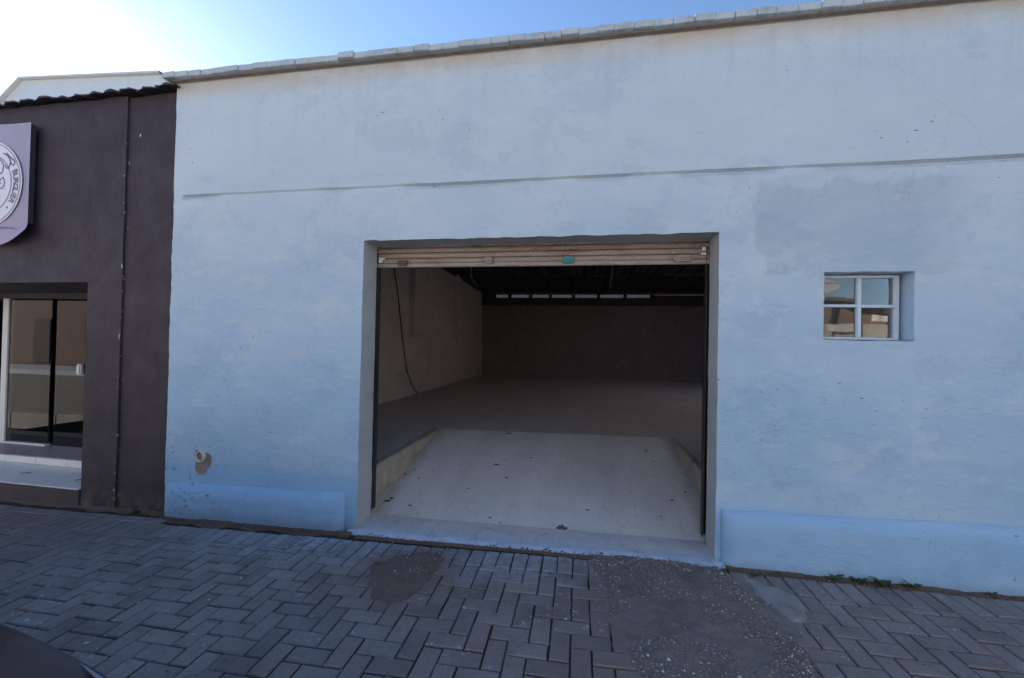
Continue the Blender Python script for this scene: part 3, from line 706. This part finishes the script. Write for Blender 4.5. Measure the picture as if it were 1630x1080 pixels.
# clods and leaves on the ramp
CL = [(-0.151,2.014,1),(0.83,1.868,3),(-0.477,1.962,1),(0.268,1.086,1),(0.085,0.891,1),(0.779,1.234,1),(0.852,1.082,2),(0.931,1.191,1),(0.992,0.874,1.7),(1.168,1.275,1.5),(1.32,1.571,1),(1.452,1.618,.8),(1.469,1.33,1),(2.337,1.624,2),(2.378,1.393,1.3),(0.685,0.665,1.3),(0.258,0.398,1.5),(0.964,0.332,1.3),(1.056,0.29,.9),(2.425,0.721,1.3),(2.633,1.139,1.2),(2.559,0.857,1.3),(2.112,0.623,.8),(1.731,0.509,1.2),(2.096,0.81,.8),(0.03,0.8,1.1),(0.185,0.759,1.2),(0.269,0.894,1),(0.487,1.019,1),(0.201,1.389,.9),(0.107,1.589,.8),(0.06,1.184,.9),(0.126,1.144,.9),(0.04,0.744,.7),(0.779,0.379,.6),(0.769,0.572,.6),(0.04,0.424,2.4),(0.06,0.46,1.8),(1.857,0.561,.8),(1.736,0.711,.7),(2.676,2.456,1.2),(2.146,2.805,1),(-0.017,2.224,1),(0.162,2.188,.8),(.86,.33,.7),(2.3,.5,.9),(1.1,.5,.5),(.55,.52,.6),(1.3,1.0,.5),(1.9,1.2,.6)]
rr = random.Random(21)
bases = []
for i in range(5):
    mb = MB(); a = 7
    for j in range(4):
        zz = (0, .35, .7, 1)[j]; r_ = (1, 1.05, .7, .15)[j]
        for k_ in range(a): mb.v.append((r_*math.cos(2*math.pi*k_/a)*rr.uniform(.65, 1.3), r_*.62*math.sin(2*math.pi*k_/a)*rr.uniform(.65, 1.3), zz*.55))
    for j in range(3):
        for k_ in range(a): mb.f.append((j*a+k_, j*a+(k_+1)%a, (j+1)*a+(k_+1)%a, (j+1)*a+k_))
    mb.f.append(tuple(3*a+k_ for k_ in range(a)))
    o_ = mb.build('dirt_clod', M['clod'], None); bases.append(o_.data); bpy.data.objects.remove(o_)
for x, y, s in CL:
    o = bpy.data.objects.new('dirt_clod', rr.choice(bases)); col.objects.link(o)
    z = FL if (y > yend(x) or x < RX0) else rz(x, y) if y > .262 else gz(x)*.8+.009
    o.location = (x, y, z-.001); k_ = .0125*s*rr.uniform(.8, 1.1); o.scale = (k_, k_*rr.uniform(.7, 1), k_*rr.uniform(.5, .9)); o.rotation_euler = (0, 0, rr.uniform(-.5, .5))
    tag(o, 'small dark clod of dirt lying on the cement ramp or floor of the garage', 'dirt clod', 'dark clods scattered on the ramp')
# white chips on the pavers
rr = random.Random(31)
for i, (x, y) in enumerate([(-0.165,-1.114),(-0.161,-1.192),(-0.806,-0.923),(-0.685,-1.031),(-0.574,-1.271),(-0.601,-1.327),(-0.328,-0.725),(-0.331,-0.939),(2.49,.06),(.06,.30)]):
    o = bpy.data.objects.new('lime_chip', bases[i % 5].copy()); o.data.materials.clear(); o.data.materials.append(M['chalk']); col.objects.link(o)
    o.location = (x, y, gz(x)+(.001 if y < 0 else .010)); k_ = rr.uniform(.004, .009); o.scale = (k_*1.5, k_, k_*.7); o.rotation_euler = (0, 0, rr.uniform(0, 6))
    tag(o, 'tiny white chip lying loose on the ground in front of the garage', 'chip', 'white chips scattered on the ground')
# dirt gathered at the foot of the wall
mb = MB()
def strip(x0, x1, y, h, wd):
    n = int((x1-x0)/.02)
    def fn(u, v):
        x = x0+(x1-x0)*u; wv = wd*(1+.7*nz(x, 3, 1, 4, 3)); yy = y-wv*v; hh = h*max(0, .6+.9*nz(x, 1, 5, 5, 3))
        return (x, yy, gz(x)-.006+(hh+.008)*(1-v)**1.3+.004*nz(x, yy, 2, 40, 2)*(1-v*.7))
    mb.grid(fn, n, 6)
strip(XL+.05, .0, -.05, .014, .085); strip(2.6, 4.4, -.054, .012, .07); strip(.05, 1.76, -.08, .003, .035); strip(-4.5, XL, .02, .008, .06)
tag(mb.build('soil_line', M['base_dirt'], None, True), kind='stuff')
sp = []
for _ in range(1500):
    x = rr.uniform(-1.7, 0) if rr.random() < .5 else rr.uniform(2.6, 4.3); sp.append((x, -.075+rr.gauss(0, .02), gz(x)+.002))
stones('soil_crumbs', sp, (.003, .009), M['base_dirt'])
def leaf_mesh(rr):
    mb = MB(); L, W = rr.uniform(.018, .03), rr.uniform(.007, .012)
    for i in range(5):
        t = i/4; ww = W*math.sin(math.pi*min(.97, t*.9+.06)); c = .006*math.sin(t*3)+rr.uniform(0, .003)
        mb.v += [(L*(t-.5), -ww, c+.004), (L*(t-.5), 0, c), (L*(t-.5), ww, c+.003)]
    for i in range(4):
        for k_ in range(2): mb.f.append((i*3+k_, i*3+k_+1, i*3+k_+4, i*3+k_+3))
    o_ = mb.build('dry_leaf', M['leaf_dry'], None, True); d = o_.data; bpy.data.objects.remove(o_); return d
lm = [leaf_mesh(rr) for _ in range(4)]
for (x, y) in [(1.32,-.085),(1.36,-.095),(1.29,-.075),(1.48,-.085),(1.52,-.095),(1.56,-.08),(1.79,-.05),(1.82,-.06),(1.2,-.09),(-.25,-.09),(-.4,-.085),(-.9,-.08),(-.6,-.085),(2.75,-.09),(2.9,-.085),(3.05,-.09)]:
    o = bpy.data.objects.new('dry_leaf', rr.choice(lm)); col.objects.link(o); o.location = (x, y, gz(x)+.006); o.rotation_euler = (rr.uniform(-.3,.3), rr.uniform(-.3,.3), rr.uniform(0, 6.3))
    tag(o, 'curled reddish brown dry leaf caught along the foot of the garage front', 'leaf', 'dry leaves along the garage front')
# weeds
def weed(x, y, n, s, label):
    w = empty('weed', (x, y, gz(x)-.004)); tag(w, label, 'weed')
    mb = MB(); rr = random.Random(int(x*1000))
    for _ in range(n):
        a = rr.uniform(0, 6.28); L = s*rr.uniform(.5, 1.1); W = L*.2; ux, uy = math.cos(a), math.sin(a)*.7; up = rr.uniform(.35, 1.1); bx, by = rr.uniform(-.02, .02), rr.uniform(-.012, .012)
        prev = None
        for i in range(4):
            t = i/3; r_ = L*t; hz = L*up*math.sin(t*1.9)*.7; ww = W*math.sin(math.pi*(t*.85+.1)); px, py = bx+ux*r_, by+uy*r_
            mb.v += [(px-uy*ww, py+ux*ww, hz), (px+uy*ww, py-ux*ww, hz)]
            if prev is not None: mb.f.append((prev, prev+1, prev+3, prev+2))
            prev = len(mb.v)-2
    mb.build('leaves', M['weed'], w)
weed(3.20,-.075,26,.05,'low dark green weed tuft against the blue plinth, nearest the doorway'); weed(3.33,-.08,34,.06,'largest dark green weed tuft at the plinth foot, in the middle of the row')
weed(3.47,-.08,40,.055,'yellowish green weed tuft growing just past the largest one'); weed(3.62,-.075,22,.05,'small ragged weed tuft further along the plinth towards its far end')
weed(2.74,-.13,18,.035,'tiny flat weed in the joint beside the doorway corner'); weed(-1.98,-.03,20,.045,'little green weed at the foot of the dark shop wall'); weed(4.02,-.075,16,.04,'sparse weed at the right end of the blue plinth')

# ------------------------------------------------------------------ the dark shop on the left
shop = empty('shop_building', (0, 0, 0)); tag(shop, 'dark plum painted shop front with a recessed glass door and ragged tiled edge', 'building')
def wallpanel(nm, x0, x1, y, z0, z1, depth, mat=M['shop'], top=None):
    mb = MB(); nu = max(2, int((x1-x0)/.05)); nv = max(2, int((z1-z0)/.08))
    tp = top or (lambda x: z1)
    fn = lambda u, v: (x0+(x1-x0)*u, y-.004*nz(x0+(x1-x0)*u, z0+(z1-z0)*v, 3, 3, 4), z0+(tp(x0+(x1-x0)*u)-z0)*v)
    mb.grid(fn, nu, nv)
    mb.quad((x0, y, z0), (x0, y+depth, z0), (x0, y+depth, z1-.03), (x0, y, z1-.03)); mb.quad((x1, y, z0), (x1, y+depth, z0), (x1, y+depth, z1-.03), (x1, y, z1-.03)); mb.quad((x0, y, z0), (x1, y, z0), (x1, y+depth, z0), (x0, y+depth, z0))
    mb.quad((x0, y+.0, z1-.03), (x1, y, z1-.03), (x1, y+depth, z1-.03), (x0, y+depth, z1-.03))
    return mb.build(nm, mat, shop)
ragged = lambda x: 3.475+.012*nz(x, 0, 9, 4, 3)
wallpanel('pier', -2.62, -2.255, .012, -.4, 3.47, .84, top=ragged); wallpanel('wall', -2.2545, -1.738, .028, -.4, 3.47, .8, top=ragged)
wallpanel('lintel_wall', -9.5, -2.6202, .014, 1.862, 3.47, .82, top=ragged)
wallpanel('wall', -9.5, -6.4, -.011, -.4, 1.861, .8)
# ragged tile edge on top
rr = random.Random(6); x = -9.5
tm = []
for i in range(5):
    mb = MB(); n = 7; Wt = .19
    for y in (-.06, .5):
        for k_ in range(n+1):
            a = math.pi*k_/n; mb.v.append((-Wt/2*math.cos(a), y+rr.uniform(-.015,.015)*(y < 0), .030*math.sin(a)+.25*(y+.06)))
    for y in (-.06, .5):
        for k_ in range(n+1):
            a = math.pi*k_/n; mb.v.append((-(Wt/2-.012)*math.cos(a), y+.001, .020*math.sin(a)-.003+.25*(y+.06)))
    m = n+1
    for k_ in range(n): mb.f += [(k_, k_+1, m+k_+1, m+k_), (2*m+k_, 2*m+k_+1, 3*m+k_+1, 3*m+k_), (k_, k_+1, 2*m+k_+1, 2*m+k_)]
    o_ = mb.build('roof_tile', M['shop_dark'], None); tm.append(o_.data); bpy.data.objects.remove(o_)
while x < -1.86:
    o = bpy.data.objects.new('roof_tile', rr.choice(tm)); col.objects.link(o); o.parent = shop; o.location = (x+.09, rr.gauss(.0, .012), 3.462+rr.gauss(0, .006)); o.rotation_euler = (rr.gauss(0, .03), rr.gauss(0, .04), rr.gauss(0, .02)); x += rr.uniform(.175, .195)
MB().quad((-9.5,.1,3.47),(-1.75,.1,3.47),(-1.75,7,4.0),(-9.5,7,4.0)).build('roof', M['tileroof'], shop)
MB().quad((-2.13,.022,3.118),(-2.118,.021,3.122),(-2.121,.021,3.145),(-2.133,.022,3.138)).build('bare_spot', M['chalk'], shop)
# step, riser, sill, glass
st = empty('entrance_step', (0, 0, 0)); st.parent = shop
def tiles(nm, x0, x1, mk, w_, mat):
    x = x1
    while x > x0: 
        a = max(x0, x-w_); o_ = mk(a+.0025, x-.0025); o_.build(nm, mat, st, bevel=.0015); x -= w_
MB().box(-6.38, -2.625, .0, .83, -.4, .046).build('step_core', M['shop_dark'], st)
tiles('tread_tile', -6.37, -2.63, lambda a, b: MB().box(a, b, -.004, .455, .048, .058), .50, M['white_tile'])
MB().box(-6.37, -2.63, .4625, .83, .047, .130).build('riser_core', M['grout'], st)
tiles('riser_tile', -6.37, -3.05, lambda a, b: MB().box(a, b, .4565, .462, .059, .128), .405, M['white_tile'])
tiles('riser_tile', -3.05, -2.63, lambda a, b: MB().box(a, b, .4565, .462, .059, .128), .405, M['white_tile'])
MB().box(-6.37, -2.63, .448, .86, .131, .142).build('sill_slab', M['sill_tile'], st, bevel=.003)
dr = empty('glass_door', (0, 0, 0)); dr.parent = shop
YD = .80
MB().box(-4.94, -4.862, YD-.02, YD+.02, .143, 1.80).build('stile', M['alu_white'], dr, bevel=.003)
MB().box(-4.861, -4.25, YD-.03, YD+.02, .143, .163).build('bottom_track', M['alu_white'], dr, bevel=.002)
MB().box(-6.3, -2.63, YD-.02, YD+.05, 1.80, 1.87).build('top_track', M['shop_dark'], dr, bevel=.002)
MB().box(-6.3, -4.941, YD-.004, YD+.004, .165, 1.80).build('pane', M['door_glass'], dr)
MB().box(-4.861, -4.25, YD-.004, YD+.004, .163, 1.80).build('pane', M['door_glass'], dr)
MB().box(-4.27, -3.2, YD+.02, YD+.028, .145, 1.80).build('pane', M['door_glass'], dr)
MB().box(-3.2, -2.63, YD+.0, YD+.05, .145, 1.80).build('side_panel', M['shop_dark'], dr)
MB().box(-3.855, -3.80, YD-.03, YD+.015, .955, 1.075).build('handle', M['alu_white'], dr, bevel=.012, seg=2)
# shop room
MB().box(-6.4, -1.8, YD+.06, 5.0, .05, .14).build('shop_floor', M['floor'], shop)
MB().box(-6.4, -1.8, 5.0, 5.1, .05, 3.3).build('back_wall', M['shop_dark'], shop)
MB().box(-6.45, -6.4, .8, 5.0, .05, 3.3).build('side_wall', M['shop_dark'], shop); MB().box(-1.85, -1.75, .85, 5.0, .05, 3.3).build('side_wall', M['shop_dark'], shop)
MB().box(-6.4, -1.8, .83, 5.0, 2.8, 2.9).build('ceiling', M['shop_dark'], shop)
ctr = empty('counter', (-5.3, 3.2, .14)); tag(ctr, 'pale low counter seen dimly behind the shop glass', 'counter')
MB().box(-.7, .7, -.25, .25, .0, .30).build('body', M['sill_tile'], ctr); MB().box(-.74, .74, -.29, .29, .302, .34).build('top', M['white_tile'], ctr, bevel=.008)
# leaf scraps on the step
for i, (x, y) in enumerate([(-3.55, .2), (-2.85, .16)]):
    o = bpy.data.objects.new('dry_leaf', lm[i].copy()); o.data.materials.clear(); o.data.materials.append(M['clod']); col.objects.link(o); o.location = (x, y, .062); o.scale = (3.2, 1.6, 1); o.rotation_euler = (0, 0, .35)
    tag(o, ('dark dry leaf on the white step tiles, the one further from the pier', 'dark dry leaf on the white step tiles, close to the plum pier')[i], 'leaf')
# sign
sg = empty('shop_sign', (-3.652, -.06, 2.745)); tag(sg, 'pale mauve sign with round white emblem on the plum wall above the glass door', 'sign')
M['sign_bg'] = simple('faded_mauve_print', (.30, .255, .36), (.35, .30, .41), 3, .55, .001); M['sign_white'] = simple('print_white', (.62, .60, .68), (.68, .66, .73), 5, .5, 0); M['sign_ink'] = simple('print_plum_ink', (.15, .115, .19), (.18, .14, .22), 8, .5, 0)
HW = .452
def board(u, v):
    x = -HW+2*HW*u; z = -.545+1.08*v; curl = max(0, (.16-v)/.16)*max(0, (u-.62)/.38)
    return (x, -.0-.045*curl**1.4+.004*math.sin(u*9), z+.07*curl**1.3+.014*math.sin(u*7)*(1-v)**6)
mb = MB(); mb.grid(board, 30, 36); mb.build('board', M['sign_bg'], sg, True)
MB().box(-HW+.02, HW-.02, .012, .052, -.36, .53).build('frame', M['shop_dark'], sg)
em = empty('emblem', (0, -.0075, 0)); em.parent = sg
def ring(nm, r0, r1, mat, y=0., a0=0, a1=2*math.pi, n=72):
    mb = MB(); mb.grid(lambda u, v: ((r0+(r1-r0)*v)*math.cos(a0+(a1-a0)*u), y, (r0+(r1-r0)*v)*math.sin(a0+(a1-a0)*u)), n, 1); o = mb.build(nm, mat, em); return o
ring('disc', .001, .389, M['sign_white'], 0.); ring('outer_line', .366, .373, M['sign_ink'], -.002); ring('inner_line', .262, .270, M['sign_ink'], -.002)
def stroke(nm, pts, wd, y=-.002):
    mb = MB(); P = [Vector((a, 0, b)) for a, b in pts]; n = 24
    def cr(t):
        t *= len(P)-1; i = min(int(t), len(P)-2); t -= i; p0, p1, p2, p3 = P[max(i-1, 0)], P[i], P[i+1], P[min(i+2, len(P)-1)]
        return .5*((2*p1)+(p2-p0)*t+(2*p0-5*p1+4*p2-p3)*t*t+(3*p1-p0-3*p2+p3)*t**3)
    C_ = [cr(i/n) for i in range(n+1)]
    for i, p in enumerate(C_):
        d = (C_[min(i+1, n)]-C_[max(i-1, 0)]).normalized(); nn = Vector((-d.z, 0, d.x))*wd/2
        mb.v += [p+nn+Vector((0, y, 0)), p-nn+Vector((0, y, 0))]
    for i in range(n): mb.f.append((2*i, 2*i+1, 2*i+3, 2*i+2))
    mb.build(nm, M['sign_ink'], em)
def lt(ch, ang, rad, size, nm='letter'):
    cu = bpy.data.curves.new('letter', 'FONT'); cu.body = ch; cu.size = size; cu.align_x = 'CENTER'; cu.align_y = 'CENTER'; cu.extrude = 0.0005; cu.offset = .0015
    ob = bpy.data.objects.new('tmp', cu); col.objects.link(ob); dg = bpy.context.evaluated_depsgraph_get(); me = bpy.data.meshes.new_from_object(ob.evaluated_get(dg)); bpy.data.objects.remove(ob)
    th = R(ang); me.transform(Matrix.Translation((rad*math.cos(th), -.003, rad*math.sin(th))) @ Matrix.Rotation(th-math.pi/2, 4, Vector((0, -1, 0))) @ Matrix.Rotation(math.pi/2, 4, 'X'))
    link(nm, me, M['sign_ink'], em)
for i, ch in enumerate('BURGUER'): lt(ch, 17.5-i*8.0, .318, .078)
lt('\u2022', -44, .316, .07, 'dot')
stroke('flourish', [(.20,.27),(.25,.225),(.30,.185),(.285,.155),(.245,.18)], .014); stroke('flourish', [(.16,.27),(.22,.24),(.25,.18),(.22,.13),(.19,.16)], .013)
stroke('curl', [(.05,.24),(.12,.22),(.17,.16),(.15,.09),(.10,.10)], .012); stroke('curl', [(.13,.02),(.17,.05),(.19,.0),(.165,-.045),(.12,-.04),(.125,.0),(.15,.0)], .012)
stroke('curl', [(.10,-.09),(.135,-.15),(.12,-.20),(.06,-.24),(0,-.25)], .012); stroke('curl', [(-.05,.24),(-.12,.22),(-.17,.16),(-.15,.09),(-.10,.10)], .012); stroke('curl', [(-.10,-.09),(-.135,-.15),(-.12,-.20),(-.06,-.24),(0,-.25)], .012)
stroke('fold_mark', [(.10,-.405),(.20,-.40),(.315,-.412)], .012, -.004)

# ------------------------------------------------------------------ house behind the shop
hs = empty('gabled_house', (-14, 8, 0)); tag(hs, 'pale house whose roof end peeks over the dark shop', 'house')
def slab(nm, P, mat, par, t=.12):
    mb = MB(); P = [Vector(p) for p in P]; n = len(P); mb.add(P+[p-Vector((0,0,t)) for p in P], [tuple(range(n)), tuple(range(2*n-1, n-1, -1))]+[(i, (i+1)%n, n+(i+1)%n, n+i) for i in range(n)]); mb.build(nm, mat, par)
gp = [(-3.3, 10.02), (2.35, 9.70), (2.93, 9.23), (3.0, -.4), (-4.6, -.4), (-4.6, 9.0)]
mb = MB(); mb.add([(x, 0, z) for x, z in gp]+[(x, 7, z) for x, z in gp], [(0,1,2,3,4,5), (11,10,9,8,7,6)]+[(k_, (k_+1)%6, 6+(k_+1)%6, 6+k_) for k_ in range(6)]); mb.build('wall', M['alu_white'], hs)
slab('roof', [(-4.9, -.12, 8.85), (-3.302, -.12, 10.078), (-3.302, 7.2, 10.078), (-4.9, 7.2, 8.85)], M['alu_white'], hs, .055); slab('roof', [(-3.3, -.12, 10.078), (2.36, -.12, 9.757), (2.36, 7.2, 9.757), (-3.3, 7.2, 10.078)], M['alu_white'], hs, .055); slab('roof', [(2.362, -.12, 9.757), (3.15, -.12, 9.11), (3.15, 7.2, 9.11), (2.362, 7.2, 9.757)], M['roof_sheet'], hs, .055)
# wall behind the garage's back slit
bw = MB().box(-4, 8, 13.2, 13.4, -.4, 4.2).build('boundary_wall', M['brown_wall']); tag(bw, 'plain brownish yard wall showing through the slit at the back of the garage', 'wall')

# ------------------------------------------------------------------ parked car at the kerb (its front corner is in the frame)
car = empty('parked_car', (-.98, -2.835, -.205)); tag(car, 'dark maroon parked car whose front corner edges into the bottom left corner', 'car')
M['car_paint'] = simple('dark_maroon_car_paint', (.030, .014, .020), (.036, .018, .025), 4, .45, .0, spec=.35); M['car_paint'].node_tree.nodes['Principled BSDF'].inputs['Coat Weight'].default_value = .15
M['tyre'] = simple('black_rubber', (.018, .018, .018), (.028, .028, .028), 20, .85, .003); M['lamp'] = simple('clear_headlamp', (.20, .20, .22), (.27, .27, .29), 20, .2, .001); M['chrome'] = simple('satin_metal', (.45, .45, .46), (.52, .52, .53), 9, .3, 0, metal=.9)
secs = [(-2.05,.55,.34,.62,.60),(-1.95,.72,.22,.86,.80),(-1.5,.81,.20,.95,.90),(-.6,.83,.18,.97,.92),(.5,.83,.18,.97,.90),(1.0,.825,.18,.93,.86),(1.4,.81,.20,.88,.80),(1.7,.77,.21,.82,.74),(1.88,.68,.22,.74,.66),(2.0,.50,.26,.60,.54)]
mb = MB(); ring_n = 14
for x, hw, zb, zt, zs_ in secs:
    half = [(0, zb), (hw*.8, zb), (hw*.97, zb+.10), (hw, (zb+zs_)/2), (hw*.985, zs_-.04), (hw*.93, zs_+.01), (hw*.62, zt-.015), (0, zt)]
    rg = half + [(-y, z) for y, z in half[-2:0:-1]]
    mb.v += [(x, y, z) for y, z in rg]
ring_n = 14
for i in range(len(secs)-1):
    for k_ in range(ring_n): mb.f.append((i*ring_n+k_, i*ring_n+(k_+1)%ring_n, (i+1)*ring_n+(k_+1)%ring_n, (i+1)*ring_n+k_))
mb.f.append(tuple(range(ring_n))); mb.f.append(tuple((len(secs)-1)*ring_n+k_ for k_ in range(ring_n)))
o = mb.build('body', M['car_paint'], car, True); md = o.modifiers.new('sub', 'SUBSURF'); md.levels = 2; md.render_levels = 2
from mathutils.bvhtree import BVHTree
bpy.context.view_layer.update(); bvh = BVHTree.FromObject(o, bpy.context.evaluated_depsgraph_get())
gsec = [(-1.75,.60,.92),(-1.25,.60,1.36),(-.4,.60,1.44),(.15,.60,1.40),(.95,.66,.93)]
mb = MB()
for x, hw, zt in gsec:
    for y, z in ((.74, .90), (hw, max(.93, zt-.05)), (hw*.8, zt), (-hw*.8, zt), (-hw, max(.93, zt-.05)), (-.74, .90)): mb.v.append((x, y, z))
for i in range(4):
    for k_ in range(5): mb.f.append((i*6+k_, i*6+k_+1, (i+1)*6+k_+1, (i+1)*6+k_))
o = mb.build('windows', M['car_glass'], car, True)
mb = MB().grid(lambda u, v: (-1.25+1.4*u, (-.52+1.04*v), 1.372+.08*math.sin(math.pi*(u*.8+.1))-.02*(2*v-1)**2), 10, 8); mb.build('roof', M['car_paint'], car, True)
wm = MB().tube([(0,-.1,0),(0,-.085,0),(0,.085,0),(0,.1,0)], [.26,.30,.30,.26], 28); rm = MB().tube([(0,-.104,0),(0,.104,0)], .19, 20)
for sx in (-1.3, 1.25):
    for sy in (-.74, .74):
        o = wm.build('wheel', M['tyre'], car, True); o.location = (sx, sy, .30); o2 = rm.build('rim', M['chrome'], o)
for s in (1, -1):
    mb = MB()
    for i in range(13):
        u = i/12
        for v in (0, .33, .66, 1):
            wv = math.sin(math.pi*min(1, u*.9+.1))
            p, nn, _, _ = bvh.find_nearest(Vector((1.42+.30*u, s*(.87-.03*v*wv-.13*u), 1.0-.2*u)))
            mb.v.append(p+nn*.004)
    for i in range(12):
        for k_ in range(3): mb.f.append((i*4+k_, i*4+k_+1, i*4+k_+5, i*4+k_+4))
    mb.build('headlight', M['lamp'], car, True)
    mb = MB().box(.55, .75, s*.86-.05, s*.86+.05, .93, 1.05); mb.build('wing_mirror', M['car_paint'], car, True, bevel=.03, seg=2)
    mb = MB().box(-.35, -.17, s*.835-.012, s*.835+.012, .80, .825); mb.build('door_handle', M['chrome'], car, bevel=.006)
MB().box(1.93, 1.99, -.34, .34, .42, .52).build('grille', M['rail'], car, bevel=.01); MB().box(1.90, 2.0, -.5, .5, .27, .36).build('air_intake', M['rail'], car, bevel=.02)

# ------------------------------------------------------------------ across the street (seen mirrored in the window)
g = MB().box(-60, 60, -10.6, -8.6, -.4, -.02); tag(g.build('opposite_pavement', M['apron']), kind='structure')
g = MB().box(-60, 60, -60, -10.6, -.4, .0); tag(g.build('opposite_yard', M['earth']), kind='structure')
M['plate'] = conc('precast_concrete_plate', (.42, .36, .28), (.50, .44, .35), (.33, .27, .20)); M['cream'] = simple('cream_paint', (.66, .62, .53), (.72, .68, .59), 4, .8, .004); M['brown_brick'] = simple('brown_brick', (.22, .14, .10), (.30, .20, .14), 30, .9, .006)
fw = empty('precast_wall', (0, -11, 0)); tag(fw, 'tan precast plate wall across the street, mirrored in the small window', 'wall')
for i in range(-4, 16):
    x0 = i*1.25; MB().box(x0-.07, x0+.07, -.09, .09, 0, 2.26).build('post', M['plate'], fw, bevel=.01)
    for j in range(4): MB().box(x0+.072, x0+1.178, -.04, .04, .02+j*.55, .02+j*.55+.54).build('plate', M['plate'], fw, bevel=.012)
bh = empty('brick_house', (8.6, -13, 0)); tag(bh, 'tall brown brick house across the street, mirrored in the upper left window pane', 'house')
MB().box(-5, .9, -3, .6, 0, 4.6).build('wall', M['brown_brick'], bh)
for z in (3.2, 4.3): MB().box(-5.05, .95, .6, .68, z, z+.09).build('string_course', M['cream'], bh)
MB().box(-5.2, 1.15, -3.2, .9, 4.602, 4.75).build('roof', M['tileroof'], bh)
MB().box(.905, 3.2, -2.5, .4, 0, 3.0).build('wing', M['brown_brick'], bh); slab('wing_roof', [(.91, .75, 3.12), (3.5, .75, 2.98), (3.5, -2.6, 3.3), (.91, -2.6, 3.4)], M['tileroof'], bh)
lh = empty('low_house', (13.2, -15, 0)); tag(lh, 'low grey roofed house behind the precast wall, mirrored in the lower panes', 'house')
MB().box(-4.2, 3, -4, 0, 0, 2.75).build('wall', M['cream'], lh); slab('roof', [(-4.4, .5, 2.78), (3.3, .5, 2.78), (3.3, -2, 3.5), (-4.4, -2, 3.5)], M['roof_sheet'], lh); slab('roof', [(-4.4, -2.01, 3.5), (3.3, -2.01, 3.5), (3.3, -4.5, 2.7), (-4.4, -4.5, 2.7)], M['roof_sheet'], lh)
for i, (x, wd, z, lab) in enumerate(((8.7, 1.3, 2.02, 'cream cloth banner on the precast wall, mirrored in the lower left pane'), (10.35, .85, 2.3, 'cream cloth banner hung higher on the precast wall, mirrored in the lower right pane'))):
    mb = MB().grid(lambda u, v: (x+wd*u, -10.88+.02*math.sin(u*11), z+.22*v-.03*u), 14, 2); tag(mb.build('cloth_banner', M['cream'], None, True), lab, 'banner')
mb = MB(); n = 30
for k_ in range(n):
    a = 2*math.pi*k_/n; r_ = .36+.05*math.cos(3*a); mb.v += [(9.45+r_*math.cos(a)*1.1, -12.2, 3.45+r_*.7*math.sin(a)), (9.45+r_*math.cos(a)*1.1, -12.26, 3.45+r_*.7*math.sin(a))]
mb.f = [tuple(range(0, 2*n, 2)), tuple(range(2*n-1, 0, -2))]+[(2*k_, 2*((k_+1)%n), 2*((k_+1)%n)+1, 2*k_+1) for k_ in range(n)]
tag(mb.build('cloud_shaped_panel', M['alu_white']), 'white wavy edged panel on the brick house, mirrored in the upper left pane', 'panel')
for i, z in enumerate((5.9, 5.5, 5.25)):
    pts = [(-30+6*k_, -10, z+.02*(k_-5)**2*.4) for k_ in range(12)]
    tag(MB().tube(pts, .014, 5).build('power_line', M['cable']), ('topmost', 'middle', 'lowest')[i]+' black power line strung along the far side of the street', 'power line')
for i, x in enumerate((-14., 19.)):
    p = empty('utility_pole', (x, -10, 0)); tag(p, ('utility pole carrying the power lines, beyond the shop end of the street', 'utility pole carrying the power lines, beyond the garage end of the street')[i], 'pole')
    MB().tube([(0,0,-.3),(0,0,7)], [.14,.10], 12).build('shaft', M['kerbstone'], p, True); MB().box(-.05, .05, -.7, .7, 6.3, 6.4).build('crossarm', M['wood'], p)

# pale sunlit house fronts along the far side of the street
for i, (x0, x1, h, m_, lab) in enumerate(((-42, -30.2, 5.2, 'brown_brick', 'long brown brick house front across the street, furthest beyond the shop'), (-30, -18.3, 6.4, 'tileroof', 'tall brown house front across the street, second beyond the shop'), (-18, -7.2, 5.4, 'cream', 'cream house front across the street, opposite the shop'), (-7, 3.4, 6.2, 'alu_white', 'tall white house front across the street, opposite the garage doorway'), (17, 29, 5.4, 'cream', 'cream house front across the street, past the low grey roofed house'), (29.3, 42, 6.0, 'alu_white', 'tall white house front across the street, last in the row'))):
    h_ = empty('street_house', ((x0+x1)/2, -11.4, 0)); tag(h_, lab, 'house', 'houses across the street')
    w_ = (x1-x0)/2
    MB().box(-w_, w_, -7, 0, 0, h).build('wall', M[m_], h_); MB().box(-w_-.1, w_+.1, -7.2, .35, h+.003, h+.18).build('roof', M['tileroof'], h_, bevel=.02)
    for xx in (-w_*.55, 0, w_*.55):
        if xx == 0: MB().box(xx-.5, xx+.5, .004, .05, .02, 2.15).build('door', M['wood'], h_, bevel=.01)
        else:
            f_ = MB().box(xx-.75, xx+.75, .004, .06, 1.1, 2.3).build('window', M['wood'], h_, bevel=.01); MB().box(xx-.68, xx+.68, .062, .07, 1.17, 2.23).build('pane', M['car_glass'], f_)
